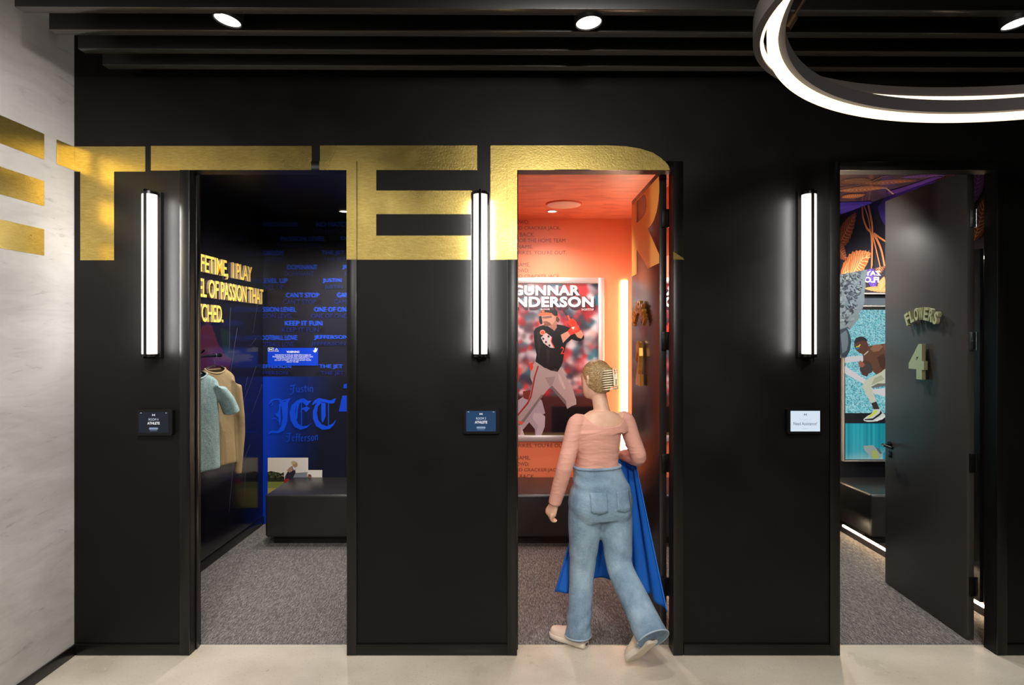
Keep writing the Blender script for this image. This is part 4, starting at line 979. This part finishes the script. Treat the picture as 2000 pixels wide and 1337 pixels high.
# ================================================================ CORRIDOR CEILING
BZ = CAMZ+502*PX
ang = math.radians(.45)
for j, kf in enumerate((.782, .8405, .8962, .9498)):
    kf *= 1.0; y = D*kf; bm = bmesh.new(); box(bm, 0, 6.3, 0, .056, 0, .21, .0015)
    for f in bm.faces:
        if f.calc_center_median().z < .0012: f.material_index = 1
    b = mkobj('ceiling_baffle', bm, [BAFFLE, BAFLIT], auto=35); b.location = (-760*PX, y, BZ); b.rotation_euler = (0, 0, ang)
    tag(b, ['long black ceiling baffle nearest the viewer, topmost in the photo', 'long black ceiling baffle second from the top, above the round spotlights', 'long black ceiling baffle third from the top', 'long black ceiling baffle closest to the black wall'][j], 'ceiling baffle', 'black ceiling baffles')
def can(xs, ys, k, roll, label):
    c = Vector((wx(xs, k), D*k, wz(ys, k))); e = empty('ceiling_spotlight', (c.x, c.y, 3.72))
    ax = Vector((math.sin(roll), -.06, -math.cos(roll))).normalized()
    bm = bmesh.new(); top = c-ax*.13; r = .064
    u, v = frame_axes(ax); n = 40; prof = [(top, .0), (top, r), (c, r+.001), (c, r-.004), (c-ax*.02, r-.010), (c-ax*.035, .03)]
    rr = []
    for p, q_ in prof: rr.append([bm.verts.new(p+(u*math.cos(2*math.pi*i/n)+v*math.sin(2*math.pi*i/n))*max(q_, .0005)) for i in range(n)])
    for a, b in zip(rr, rr[1:]):
        for i in range(n): bm.faces.new((a[i], a[(i+1) % n], b[(i+1) % n], b[i]))
    mkobj('housing', bm, mat('black_can', (14, 14, 15), .5), e, auto=35)
    bm = bmesh.new(); cyl(bm, c-ax*.020, c-ax*.006, .042, .058, 40); mkobj('lens', bm, FACE_GLOW, e, auto=35)
    bm = bmesh.new(); cyl(bm, top-Vector((0, 0, .01)), Vector((top.x, top.y, 3.72)), .012, n=12); mkobj('stem', bm, BLK, e, auto=35)
    tag(e, label, 'spotlight', 'round spotlights between the ceiling baffles')
    sp = spot('can_lamp', c+ax*.012, c+ax*2, 60, 75, .9, (1, .96, .92), .05)
    return c
can(444, 41, .812, -.16, 'round black spotlight above the tall left wall light')
can(1150, 46, .812, .08, 'round black spotlight in the middle of the ceiling, above the orange room')
can(1986, 47, .812, .14, 'round black spotlight at the right edge, behind the glowing ring')

# ---------------- ring pendant
RC = Vector((1.87, 1.53, 0))
def ringpt(r, t, z, tilt): x = RC.x+r*math.cos(t); y = RC.y+r*math.sin(t); return Vector((x, y, z+(y-1.95)*tilt))
def ring(prof, z, tilt, name, m, par, n=180):
    bm = bmesh.new(); rr = []
    for i in range(n):
        t = 2*math.pi*i/n; rr.append([bm.verts.new(ringpt(r, t, z+dz, tilt)) for r, dz in prof])
    for i in range(n):
        a, b = rr[i], rr[(i+1) % n]
        for j in range(len(prof)): bm.faces.new((a[j], a[(j+1) % len(prof)], b[(j+1) % len(prof)], b[j]))
    return mkobj(name, bm, m, par, auto=35)
e = empty('ring_pendant_light', (RC.x, RC.y, 3.72))
# upper tilted ring and lower level ring
ring([(1.187, 0), (1.187, .062), (1.166, .062), (1.166, 0)], 2.752, .135, 'outer_ring_band', RINGM, e)
ring([(1.1655, .004), (1.1655, .020), (1.156, .020), (1.156, .004)], 2.752, .135, 'outer_ring_diffuser', LEDWARM, e)
ring([(1.113, 0), (1.113, .052), (1.092, .052), (1.092, 0)], 2.786, -.01, 'inner_ring_band', RINGM, e)
ring([(1.146, 0), (1.146, .034), (1.1135, .034), (1.1135, 0)], 2.760, -.01, 'inner_ring_diffuser', LEDWARM, e)
for t in (2.66, 4.6, .4):
    p0 = ringpt(1.085, t, 2.85, 0); p1 = Vector((RC.x+(p0.x-RC.x)*.46, RC.y+(p0.y-RC.y)*.98, 3.72)); bm = bmesh.new()
    cyl(bm, p0, p1, .006, n=12); mkobj('suspension_rod', bm, BRONZE, e, auto=35)
    bm = bmesh.new(); dv = (p1-p0).normalized(); cyl(bm, p0-dv*.012, p0+dv*.035, .014, n=18); mkobj('rod_fitting', bm, BRONZE, e, auto=35)
bm = bmesh.new(); cyl(bm, (RC.x, RC.y, 3.69), (RC.x, RC.y, 3.7195), .2, n=40); mkobj('canopy', bm, RINGM, e, auto=35)
tag(e, 'large glowing pendant of two interlaced rings hanging at the upper right', 'pendant light')

# ---------------- wall lights
def b_perf(nt, b):
    tc = N(nt, 'ShaderNodeTexCoord'); mp = N(nt, 'ShaderNodeMapping'); mp.inputs['Scale'].default_value = (1, 1, 1)
    nt.links.new(tc.outputs['UV'], mp.inputs['Vector'])
    vo = N(nt, 'ShaderNodeTexVoronoi', feature='F1'); vo.inputs['Scale'].default_value = 1; vo.inputs['Randomness'].default_value = 0
    nt.links.new(mp.outputs[0], vo.inputs['Vector'])
    cmp_ = N(nt, 'ShaderNodeMath', operation='GREATER_THAN'); cmp_.inputs[1].default_value = .42; nt.links.new(vo.outputs['Distance'], cmp_.inputs[0])
    nt.links.new(cmp_.outputs[0], b.inputs['Alpha'])
PERF = mat('perforated_white_metal', (176, 166, 164), .5, build=b_perf)
def sconce(cxp, label):
    X = cxp*PX; z0, z1 = wz(690.5), wz(384); e = empty('wall_light', (X, D, z0))
    bm = bmesh.new(); box(bm, X-.054, X+.054, D-.012, D-.0005, z0-.02, z1+.02, .001); box(bm, X-.054, X-.050, D-.035, D-.010, z0-.02, z1+.02); box(bm, X+.050, X+.054, D-.035, D-.010, z0-.02, z1+.02)
    mkobj('backplate', bm, BLACKF, e, auto=35)
    bm = bmesh.new(); cyl(bm, (X, D-.050, z0), (X, D-.050, z1), .0385, n=40); mkobj('diffuser_tube', bm, LEDW, e, auto=35)
    bm = bmesh.new(); uvl = bm.loops.layers.uv.new('UVMap'); n = 48
    for i in range(n):
        t0, t1 = 2*math.pi*i/n, 2*math.pi*(i+1)/n; r = .041
        vs = [bm.verts.new((X+math.cos(t)*r, D-.05+math.sin(t)*r, z)) for t, z in ((t0, z0), (t1, z0), (t1, z1), (t0, z1))]
        f = bm.faces.new(vs)
        for l, (t, z) in zip(f.loops, ((t0, z0), (t1, z0), (t1, z1), (t0, z1))): l[uvl].uv = ((t*r/.0052+z/.0052)*.7071, (t*r/.0052-z/.0052)*.7071)
    mkobj('perforated_sleeve', bm, PERF, e)
    for zz in (z1, z0-.016):
        bm = bmesh.new(); cyl(bm, (X, D-.05, zz), (X, D-.05, zz+.016), .0415, n=36); mkobj('end_cap', bm, BLACKF, e, auto=35)
    bm = bmesh.new(); box(bm, X-.0065, X+.0065, D-.098, D-.088, z0-.024, z1+.024, .001); box(bm, X-.0065, X+.0065, D-.098, D-.01, z1+.012, z1+.024); box(bm, X-.0065, X+.0065, D-.098, D-.01, z0-.024, z0-.012)
    mkobj('front_fin', bm, BLACKF, e, auto=35)
    for sg in (-1, 1):                                   # the light the tube throws sideways along the wall
        l = bpy.data.lights.new('tube_lamp', 'AREA'); l.shape = 'RECTANGLE'; l.size = .012; l.size_y = z1-z0-.02; l.energy = 3.6; l.color = (1, .97, .95)
        lo = bpy.data.objects.new('tube_lamp', l); COL.objects.link(lo); lo.location = (X+sg*.058, D-.085, (z0+z1)/2)
        zax = -Vector((sg*.86, .50, 0)).normalized(); yax = Vector((0, 0, 1)); xax = yax.cross(zax)
        lo.rotation_euler = Matrix((xax, yax, zax)).transposed().to_euler()
    tag(e, label, 'wall light', 'tall vertical tube wall lights')
sconce(-698, 'tall vertical tube wall light left of the blue room doorway')
sconce(-61, 'tall vertical tube wall light overlapping the gold letter E')
sconce(572, 'tall vertical tube wall light between the orange and floral rooms')

# ---------------- tablets
def tablet(x0, x1, y0, y1, kind, label):
    k = .990; e = empty('wall_tablet', (wx((x0+x1)/2, k), D, wz(y1, k))); X0, X1, Z0, Z1 = wx(x0, k), wx(x1, k), wz(y1, k), wz(y0, k)
    bm = bmesh.new(); box(bm, X0, X1, D-.034, D-.0005, Z0, Z1, .0)
    es = [q_ for q_ in bm.edges if abs((q_.verts[0].co-q_.verts[1].co).y) > .02]
    bmesh.ops.bevel(bm, geom=es, offset=.012, segments=6, profile=.5, affect='EDGES')
    mkobj('casing', bm, mat('tablet_case', (7, 7, 8), .4, spec=.3), e, auto=40)
    kp = (D-.034)/D; p = Pic(lambda u, v, h: Vector((wx(u, kp), D-.0346-h, wz(v, kp))))
    a, b, c, d = x0+6, x1-7, y0+5, y1-5; cx_ = (a+b)/2; bgc = {'n': (10, 20, 36), 'b': (30, 62, 96), 'w': (212, 226, 240)}[kind]
    p.rect(a, c, b, d, bgc)
    if kind == 'w':
        ua(p, cx_, c+7, 3.2, (60, 60, 70)); p.text('Room 2', cx_-11, c+14.5, cx_+11, c+18.5, (196, 208, 220)); p.text('Need Assistance?', cx_-23, c+21.5, cx_+23, c+28, (96, 108, 122), .006); p.rect(cx_-6, c+34.5, cx_+6, c+35.3, (180, 190, 204))
    else:
        ua(p, cx_, c+6, 3.2, (250, 250, 252)); p.text('ROOM 4' if kind == 'n' else 'ROOM 3', cx_-9.5, c+12.5, cx_+9.5, c+17, (206, 216, 230), 0); p.text('ATHLETE', cx_-12, c+19.5, cx_+12, c+24.5, (250, 250, 252), .02)
        p.poly([(cx_-8, c+30.5), (cx_+8, c+30.5), (cx_+9, c+32.5), (cx_+8, c+34.5), (cx_-8, c+34.5), (cx_-9, c+32.5)], (130, 150, 180)); p.rect(cx_-7, c+36.3, cx_+7, c+37, (120, 136, 160)); p.rect(a+3, c+1.6, a+6, c+2.4, (200, 210, 220)); p.rect(b-6, c+1.6, b-3, c+2.4, (200, 210, 220))
    p.build('screen', SCREEN, e); tag(e, label, 'tablet', 'room tablets on the black wall')
tablet(265, 336, 799, 850, 'n', 'dark wall tablet reading ROOM 4 ATHLETE below the left wall light')
tablet(904.5, 975.5, 797, 847, 'b', 'wall tablet with a blue screen reading ROOM 3 ATHLETE')
tablet(1538, 1608.5, 797, 847, 'w', 'wall tablet with a white screen asking Need Assistance?')

# ================================================================ PERSON walking into the orange room
HD = Vector((-.34, .94, 0)).normalized(); RT = Vector((HD.y, -HD.x, 0))       # heading, her right
UP = Vector((0, 0, 1))
sL = P(1127, 823, 3.64); sR = P(1221, 817, 3.74)
neck0 = P(1176, 806, 3.70); neck1 = P(1170, 772, 3.715)
waist = P(1166, 905, 3.69); pelvis = P(1173, 975, 3.68)
eL, wL = P(1104, 908, 3.60), P(1083, 983, 3.66)
eR, wR = P(1247, 893, 3.74), Vector((.700, 3.925, 1.075))
hL, kL, aL = P(1145, 990, 3.66), P(1137, 1112, 3.69), Vector((.395, 3.655, .095))
hR, kR, aR = P(1199, 990, 3.70), P(1211, 1108, 3.64), P(1270, 1236, 3.34)
def torso_rings(grow=0.0, top=True):
    keys = []   # (t along spine, centre, rx, ry)
    spine = [(pelvis-UP*.10, .150, .108), (pelvis-UP*.04, .176, .125), (pelvis+UP*.03, .172, .122), (pelvis+UP*.10, .150, .104), (waist-UP*.03, .126, .088), (waist+UP*.03, .120, .084), (waist+UP*.11, .130, .090), (waist+UP*.20, .148, .098)]
    ch = (sL+sR)/2
    spine += [(ch-UP*.075+HD*.005, .160, .095), (ch-UP*.02, .158, .082), (ch+UP*.025, .120, .066), (ch+UP*.055, .070, .055)]
    out = []
    K = catmull([(c.x, c.y, c.z, a, b) for c, a, b in spine], 4)
    for c in K: out.append(ellring(c[:3], RT, HD, c[3]+grow, c[4]+grow, 32, 2.3))
    return out
def limb(bm, pts, rad, flat=None, m=5, n=18):
    K = catmull([(*p, r) for p, r in zip(pts, rad)], m); tube(bm, [k[:3] for k in K], [float(k[3]) for k in K], n)
def hand(bm, w_, d, palmn, curl, side, grip=False):
    """w_ wrist, d direction of the hand, palmn palm normal, curl in radians per joint, side = thumb side vector"""
    d = d.normalized(); side = (side-d*side.dot(d)).normalized(); palmn = (palmn-d*palmn.dot(d)-side*palmn.dot(side)).normalized()
    tube(bm, [w_-d*.03, w_, w_+d*.03, w_+d*.065, w_+d*.085], [.026, .026, .033, .038, .030], 16, [(1, 1)]*5 if 0 else [(1.05 if i < 2 else 1.0, .8 if i < 2 else .55) for i in range(5)] if abs(side.dot(frame_axes(d)[0])) > .7 else [(.8 if i < 2 else .55, 1.05) for i in range(5)])
    for f_, (off, ln) in enumerate(((.027, .072), (.009, .080), (-.009, .075), (-.026, .060))):
        p = w_+d*.078+side*off; dv = d.copy(); pts = [p-d*.02, p]; a = 0
        for s_, fr in enumerate((.45, .32, .23)):
            a += curl*(1+.08*f_)*(.8 if s_ == 0 else 1.1); dv = d*math.cos(a)+palmn*math.sin(a); p = p+dv*ln*fr; pts.append(p)
        limb(bm, pts, [.0095, .0095, .0088, .0078, .0062], m=3, n=10)
    p = w_+d*.025+side*.026; pts = [p-side*.012, p+side*.022+d*.016+palmn*.006, p+side*.030+d*.040+palmn*.018, p+side*.022+d*.062+palmn*.030]
    limb(bm, pts, [.014, .0125, .0105, .0075], m=3, n=10)
bm = bmesh.new()
rings_loft(bm, torso_rings())
limb(bm, [sL+RT*.05-UP*.005, sL-UP*.008, sL*.5+eL*.5, eL, eL*.45+wL*.55, wL], [.042, .043, .041, .036, .033, .024])
limb(bm, [sR-RT*.05-UP*.005, sR-UP*.008, sR*.5+eR*.5, eR, eR*.45+wR*.55, wR], [.042, .043, .041, .036, .033, .024])
limb(bm, [neck0-UP*.04, neck0, neck1, neck1+UP*.04], [.062, .050, .046, .046])
limb(bm, [hL, hL*.5+kL*.5, kL, kL*.55+aL*.45, aL, aL-UP*.035], [.088, .074, .052, .050, .034, .036])
limb(bm, [hR, hR*.5+kR*.5, kR, kR*.55+aR*.45, aR], [.088, .074, .052, .050, .034])
dl = (wL-eL).normalized(); hand(bm, wL, dl+Vector((-.12, .05, 0)), RT+HD*.2, .62, HD)
hand(bm, wR, Vector((-.75, .60, -.10)), -UP*.8+HD*.2, .55, UP+HD*.3)
# feet inside the shoes
fL = Vector((-.80, .60, 0)).normalized(); fR = (Vector((.672, 3.395, .03))-aR).normalized()
limb(bm, [aL-UP*.02-fL*.03, aL-UP*.055+fL*.06, aL-UP*.065+fL*.13], [.035, .034, .025]); 
# head
HC = P(1163, 741, 3.735); HF = Vector((-.62, .76, -.06)).normalized(); HR = HF.cross(UP).normalized(); HU = HR.cross(HF).normalized()
def hp(r, f, u): return HC+HR*r+HF*f+HU*u
prof = [(-.118, .0, .030, .030, 2), (-.108, .018, .046, .052, 2), (-.085, .012, .057, .072, 2.2), (-.05, .004, .066, .086, 2.2), (-.015, 0, .0705, .093, 2.2), (.02, -.004, .073, .095, 2.1), (.055, -.008, .069, .089, 2), (.085, -.010, .054, .070, 2), (.105, -.012, .030, .042, 2), (.113, -.012, .006, .010, 2)]
K = catmull(prof, 4); rings_loft(bm, [ellring(hp(0, k[1], k[0]), HR, HF, max(k[2], .004), max(k[3], .004), 32, k[4]) for k in K])
tube(bm, [hp(0, .088, .012), hp(0, .100, -.008), hp(0, .108, -.026), hp(0, .092, -.036)], [.007, .009, .013, .010], 12)        # nose
tube(bm, [hp(-.024, .078, -.062), hp(0, .089, -.060), hp(.024, .078, -.062)], [.004, .008, .004], 10); tube(bm, [hp(-.02, .080, -.071), hp(0, .088, -.070), hp(.02, .080, -.071)], [.004, .007, .004], 10)
for s_ in (-1, 1):                                                                                                        # ears and brow
    tube(bm, [hp(s_*.070, -.002, .022), hp(s_*.080, -.012, .026), hp(s_*.083, -.018, .006), hp(s_*.078, -.010, -.018), hp(s_*.068, -.002, -.028)], [.007, .009, .008, .008, .006], 10)
    tube(bm, [hp(s_*.012, .088, .026), hp(s_*.034, .084, .030), hp(s_*.054, .068, .024)], [.006, .008, .006], 8)
bm = remesh(bm, .0042, 5)
def b_skin(nt, b):
    n = noise(nt, coords(nt), 22, 4); nt.links.new(ramp(nt, n, [(.3, (214, 168, 142)), (.7, (226, 184, 160))]), b.inputs['Base Color']); b.inputs['Subsurface Weight'].default_value = .08; b.inputs['Subsurface Radius'].default_value = (.01, .004, .002)
SKIN = mat('skin', (220, 176, 150), .5, build=b_skin)
person = mkobj('person', bm, SKIN, smooth=True)
tag(person, 'woman in pink top and blue jeans with a hair clip, walking into the orange room', 'person')
for s_ in (-1, 1):
    bm = bmesh.new(); bmesh.ops.create_uvsphere(bm, u_segments=20, v_segments=12, radius=.0115); bm.transform(Matrix.Translation(hp(s_*.032, .074, .008))); eye = mkobj('eye', bm, mat('eye_white', (230, 228, 224), .2), person, smooth=True)
    bm = bmesh.new(); bmesh.ops.create_uvsphere(bm, u_segments=16, v_segments=10, radius=.0062); bm.transform(Matrix.Translation(hp(s_*.032, .0805, .008))); mkobj('iris', bm, mat('iris_blue', (50, 76, 96), .2), eye, smooth=True)
# top
bm = bmesh.new(); tr = torso_rings(.010); rings_loft(bm, tr[9:])
limb(bm, [sL+RT*.04-UP*.02, sL-UP*.008, sL*.5+eL*.5, eL, eL*.45+wL*.55, wL-dl*.0], [.045, .053, .051, .048, .044, .038]); dr = (wR-eR).normalized()
limb(bm, [sR-RT*.04-UP*.02, sR-UP*.008, sR*.5+eR*.5, eR, eR*.45+wR*.55, wR-dr*.02], [.045, .053, .051, .048, .044, .036])
bm = remesh(bm, .006, 4); chc = (sL+sR)/2
for v in list(bm.verts):
    d = v.co-chc; u = d.dot(RT); zn = -.030+.088*(abs(u)/.146)**3
    if d.z > zn and abs(u) < .165: bm.verts.remove(v)
cb = [v for v in bm.verts if any(e_.is_boundary for e_ in v.link_edges)]
for v in cb:
    u = (v.co-chc).dot(RT)
    if abs(u) < .130 and (v.co-chc).z > -.07: v.co.z = chc.z-.030+.088*(abs(u)/.146)**3
for _ in range(12): bmesh.ops.smooth_vert(bm, verts=cb, factor=.5)
def b_knit(nt, b):
    n = noise(nt, coords(nt, (1, 1, 3.6)), 6, 2, .5, .5); bump(nt, b, n, .45, .025)
PINK = mat('dusty_pink_knit', (214, 158, 142), .75, build=b_knit)
o = mkobj('long_sleeved_top', bm, PINK, person, smooth=True); s_ = o.modifiers.new('thickness', 'SOLIDIFY'); s_.thickness = .003
# jeans
bm = bmesh.new(); rings_loft(bm, torso_rings(.019)[:18]); 
limb(bm, [hL+UP*.03, hL*.75+kL*.25, hL*.4+kL*.6, kL, kL*.5+aL*.5, aL+UP*.02, aL-UP*.035+fL*.005], [.104, .102, .088, .076, .072, .074, .077])
dk2 = (aR-kR).normalized(); limb(bm, [hR+UP*.03, hR*.75+kR*.25, hR*.4+kR*.6, kR, kR*.5+aR*.5, aR, aR+dk2*.035], [.104, .102, .088, .078, .080, .088, .092])
for c_ in (hL, hR):                                                                                                      # seat
    limb(bm, [c_-HD*.035+UP*.06, c_-HD*.062+UP*.01, c_-HD*.045-UP*.055], [.060, .076, .066])
bm = remesh(bm, .007, 5)
rz_ = random.Random(5)
def fold(v):
    h = 0
    for c_, n_, amp in ((kL, 26, .0035), (kR, 24, .004)):
        d = v-c_; h += amp*math.sin(d.z*60+d.x*34)*math.exp(-(d.z/.11)**2)
    h += .0035*math.sin(v.z*85+v.x*30+2*math.sin(v.x*20))*math.exp(-((v.z-waist.z+.09)/.07)**2)+.003*math.sin(v.z*70-v.x*50)*math.exp(-((v.z-.14)/.09)**2)
    return h
bm.normal_update()
for v in bm.verts: v.co += v.normal*fold(v.co)
def b_denim(nt, b):
    n = noise(nt, coords(nt, (1, 1, .6)), 5, 4); n2 = noise(nt, coords(nt, (1, 1, .3)), 320, 2, .8)
    a = N(nt, 'ShaderNodeMath', operation='MULTIPLY_ADD'); nt.links.new(n2, a.inputs[0]); a.inputs[1].default_value = .35; nt.links.new(n, a.inputs[2])
    nt.links.new(ramp(nt, a.outputs[0], [(.45, (78, 104, 128)), (.62, (116, 142, 164)), (.82, (150, 174, 192))]), b.inputs['Base Color']); bump(nt, b, noise(nt, coords(nt, (1, 1, 1.6)), 14, 5, .6, .5), .45, .012)
DENIM = mat('light_blue_denim', (112, 138, 160), .85, build=b_denim)
jeans = mkobj('jeans', bm, DENIM, person, smooth=True)
def hem(c, ax, r, name):
    bm = bmesh.new(); u, v = frame_axes(ax); tube(bm, [c+u*math.cos(t)*r+v*math.sin(t)*r for t in [2*math.pi*i/36 for i in range(37)]], .0045, 8); return mkobj(name, bm, mat('frayed_denim_hem', (150, 168, 184), .9), jeans, smooth=True)
hem(aL-UP*.032+fL*.005, UP, .076, 'jeans_hem'); hem(aR+dk2*.033, dk2, .091, 'jeans_hem')
ws = [Vector(p) for p in torso_rings(.020)[17]]; bm = bmesh.new(); tube(bm, ws+[ws[0]], .009, 8, [(.5, 1.6)]*33 if 0 else None); mkobj('waistband', bm, DENIM, jeans, smooth=True)
from mathutils.bvhtree import BVHTree
bvh = BVHTree.FromPolygons([v.co for v in jeans.data.vertices], [p.vertices for p in jeans.data.polygons])
for sg in (-1, 1):                                                                                                       # back pockets
    bm = bmesh.new(); g = []; c0_ = pelvis+RT*sg*.078+UP*.02
    for r_ in range(9):
        row = []
        for q_ in range(9):
            a = -.048+.012*q_; b_ = .055-.0135*r_-(0 if r_ < 8 else (.014-abs(a)*.3)); o_ = c0_+RT*a+UP*b_-HD*.5
            hit = bvh.ray_cast(o_, HD); p_ = hit[0]-HD*.0035 if hit[0] else o_+HD*.36; row.append(bm.verts.new(p_))
        g.append(row)
    for a, b in zip(g, g[1:]):
        for q_ in range(8): bm.faces.new((a[q_], a[q_+1], b[q_+1], b[q_]))
    o = mkobj('back_pocket', bm, DENIM, jeans, smooth=True); so = o.modifiers.new('thickness', 'SOLIDIFY'); so.thickness = .003
# shoes
def shoe(heel, toe, upv, grounded=True):
    d = (toe-heel); L_ = d.length; d.normalize(); s = d.cross(upv).normalized(); u = s.cross(d).normalized(); n = 28
    W = [(0, .026), (.05, .034), (.2, .036), (.45, .037), (.7, .047), (.88, .043), (.96, .032), (1, .018)]
    Kk = catmull(W, 4)
    bm = bmesh.new(); ringb = []
    for z, gr in ((0, -.002), (.006, .003), (.026, .004), (.030, .001)):
        left = [heel+d*(k[0]*L_)+s*(k[1]+gr)+u*z for k in Kk]; right = [heel+d*(k[0]*L_)-s*(k[1]+gr)+u*z for k in Kk[::-1]]; ringb.append(left+right)
    rings_loft(bm, ringb); mkobj('shoe_sole', bm, mat('off_white_rubber', (214, 204, 188), .5), person, smooth=False, auto=50)
    bm = bmesh.new(); rr = []
    for k in catmull([(.01, .024, .080), (.08, .033, .088), (.22, .034, .080), (.36, .036, .082), (.52, .040, .066), (.7, .044, .050), (.86, .041, .042), (.95, .030, .036), (.985, .014, .026)], 4):
        t, w_, h_ = k; c = heel+d*(t*L_)+u*.024; ring_ = []
        for j in range(n):
            a = math.pi*2*j/n; ring_.append(c+s*math.copysign(abs(math.cos(a))**.8, math.cos(a))*w_+u*(max(0, math.sin(a))**.8*h_ if math.sin(a) > 0 else -.004))
        rr.append(ring_)
    rings_loft(bm, rr); mkobj('shoe_upper', bm, mat('off_white_canvas', (216, 196, 176), .8), person, smooth=True)
    bm = bmesh.new(); c = heel-d*.004+u*.018; box(bm, -.012, .012, -.002, .002, -.006, .006, .001); bm.transform(Matrix.Translation(c) @ Matrix((s, -d, u)).transposed().to_4x4()); mkobj('heel_tab', bm, mat('heel_tab_dark', (70, 50, 44), .5), person)
shoe(Vector((.435, 3.625, .006)), Vector((.435, 3.625, .006))+fL*.245, UP)
hr = aR+Vector((.012, -.035, -.035)); tr_ = Vector((.665, 3.44, .022)); shoe(hr, hr+(tr_-hr).normalized()*.245, (HD*.6+UP*.8))
# hair
def b_hair(nt, b):
    g = N(nt, 'ShaderNodeNewGeometry'); mp = N(nt, 'ShaderNodeMapping'); mp.vector_type = 'TEXTURE'
    mp.inputs['Rotation'].default_value = (.35, 0, math.radians(129)); mp.inputs['Scale'].default_value = (9, 1, 1); nt.links.new(g.outputs['Position'], mp.inputs['Vector'])
    n = noise(nt, mp.outputs[0], 190, 4, .65, .4); nt.links.new(ramp(nt, n, [(.34, (104, 78, 46)), (.5, (150, 122, 80)), (.66, (196, 168, 120))]), b.inputs['Base Color']); bump(nt, b, n, .5, .003)
HAIR = mat('dark_blonde_hair', (150, 124, 84), .45, build=b_hair)
bm = bmesh.new(); K = catmull([(-.075, -.030, .050, .062), (-.045, -.022, .068, .076), (-.01, -.020, .0765, .083), (.03, -.016, .0795, .092), (.065, -.014, .073, .089), (.092, -.014, .058, .072), (.112, -.015, .034, .046), (.122, -.015, .006, .01)], 5)
rings_loft(bm, [ellring(hp(0, k[1], k[0]), HR, HF, max(.004, k[2]), max(.004, k[3]), 36, 2.1) for k in K])
# twist held by the clip
tube(bm, [hp(.0, -.070, -.060), hp(.004, -.098, -.030), hp(.008, -.108, .01), hp(.004, -.098, .05), hp(0, -.070, .075)], [.026, .034, .036, .034, .024], 18)
for i in range(5): tube(bm, [hp(.03-.015*i, -.082, -.05+.012*i), hp(.02-.012*i, -.128, .0+.008*i), hp(.005, -.104, .066)], [.006, .009, .005], 8)
bm = remesh(bm, .004, 2)
for v in bm.verts:
    d = v.co-HC; v.co += (d.normalized())*(.0005*math.sin(math.atan2(d.dot(HF), d.dot(HR))*34+d.z*40))
mkobj('hair', bm, HAIR, person, smooth=True)
# claw clip
bm = bmesh.new()
for sg in (-1, 1):
    for i in range(9):
        u_ = -.052+i*.0135; w_ = .050-.012*abs(i-4)/4
        tube(bm, [hp(.006+sg*.006, -.152, u_), hp(.006+sg*.026, -.146, u_-.002), hp(.006+sg*(w_+.008), -.118, u_-.005), hp(.006+sg*(w_+.004), -.090, u_-.008)], [.0035, .0038, .0034, .0022], 8)
    tube(bm, [hp(.006+sg*.012, -.153, -.058), hp(.006+sg*.013, -.157, 0), hp(.006+sg*.012, -.150, .062)], [.004, .0055, .004], 10)
tube(bm, [hp(.006, -.156, -.030), hp(.006, -.160, .034)], [.006, .006], 10)
mkobj('claw_clip', bm, mat('cream_claw_clip', (236, 226, 196), .3), person, smooth=True)
# blue coat carried over the right forearm
bm = bmesh.new(); rows_ = 44; colsn = 90
topP = [(.500, 3.875), (.600, 3.93), (.690, 3.955), (.745, 3.925), (.772, 3.85)]
botP = [(.270, 3.83), (.430, 3.92), (.620, 3.985), (.800, 3.81), (.872, 3.49)]
TP = catmull(topP, 12); BP = catmull(botP, 12)
def samp(A, t): f = t*(len(A)-1); i = min(int(f), len(A)-2); return A[i]*(1-(f-i))+A[i+1]*(f-i)
grid = []
for r_ in range(rows_+1):
    t = r_/rows_; row = []
    for c_ in range(colsn+1):
        s = c_/colsn; p = samp(TP, s)*(1-t)+samp(BP, s)*t; q2 = samp(BP, min(1, s+.02))-samp(BP, max(0, s-.02)); nn = np.array([-q2[1], q2[0]]); nn = nn/(np.linalg.norm(nn)+1e-9)
        amp = (.006+.022*t)*(.6+.4*math.sin(s*9+1)); off = amp*math.sin(s*33+1.5*math.sin(s*7))
        z = 1.045-(.78+.015*math.sin(s*12)-.02*(s-.5))*t**1.0-.02*abs(s-.6)
        row.append(bm.verts.new((p[0]+nn[0]*off, p[1]+nn[1]*off, z)))
    grid.append(row)
for a, b in zip(grid, grid[1:]):
    for i in range(colsn): bm.faces.new((a[i], a[i+1], b[i+1], b[i]))
def b_coat(nt, b): bump(nt, b, noise(nt, coords(nt, (1, 1, .4)), 10, 4), .3, .01)
COAT = mat('cobalt_blue_fabric', (8, 102, 204), .75, build=b_coat)
coat = mkobj('blue_coat', bm, COAT, smooth=True); so = coat.modifiers.new('thickness', 'SOLIDIFY'); so.thickness = .006
tag(coat, 'cobalt blue coat hanging from the walking woman\'s right arm', 'coat')
bm = bmesh.new(); limb(bm, [Vector((.46, 3.865, 1.02)), Vector((.60, 3.925, 1.035)), Vector((.69, 3.955, 1.035)), Vector((.745, 3.92, 1.03)), Vector((.755, 3.85, 1.015))], [.018, .026, .028, .026, .018], n=14)
mkobj('rolled_collar', bm, COAT, coat, smooth=True)
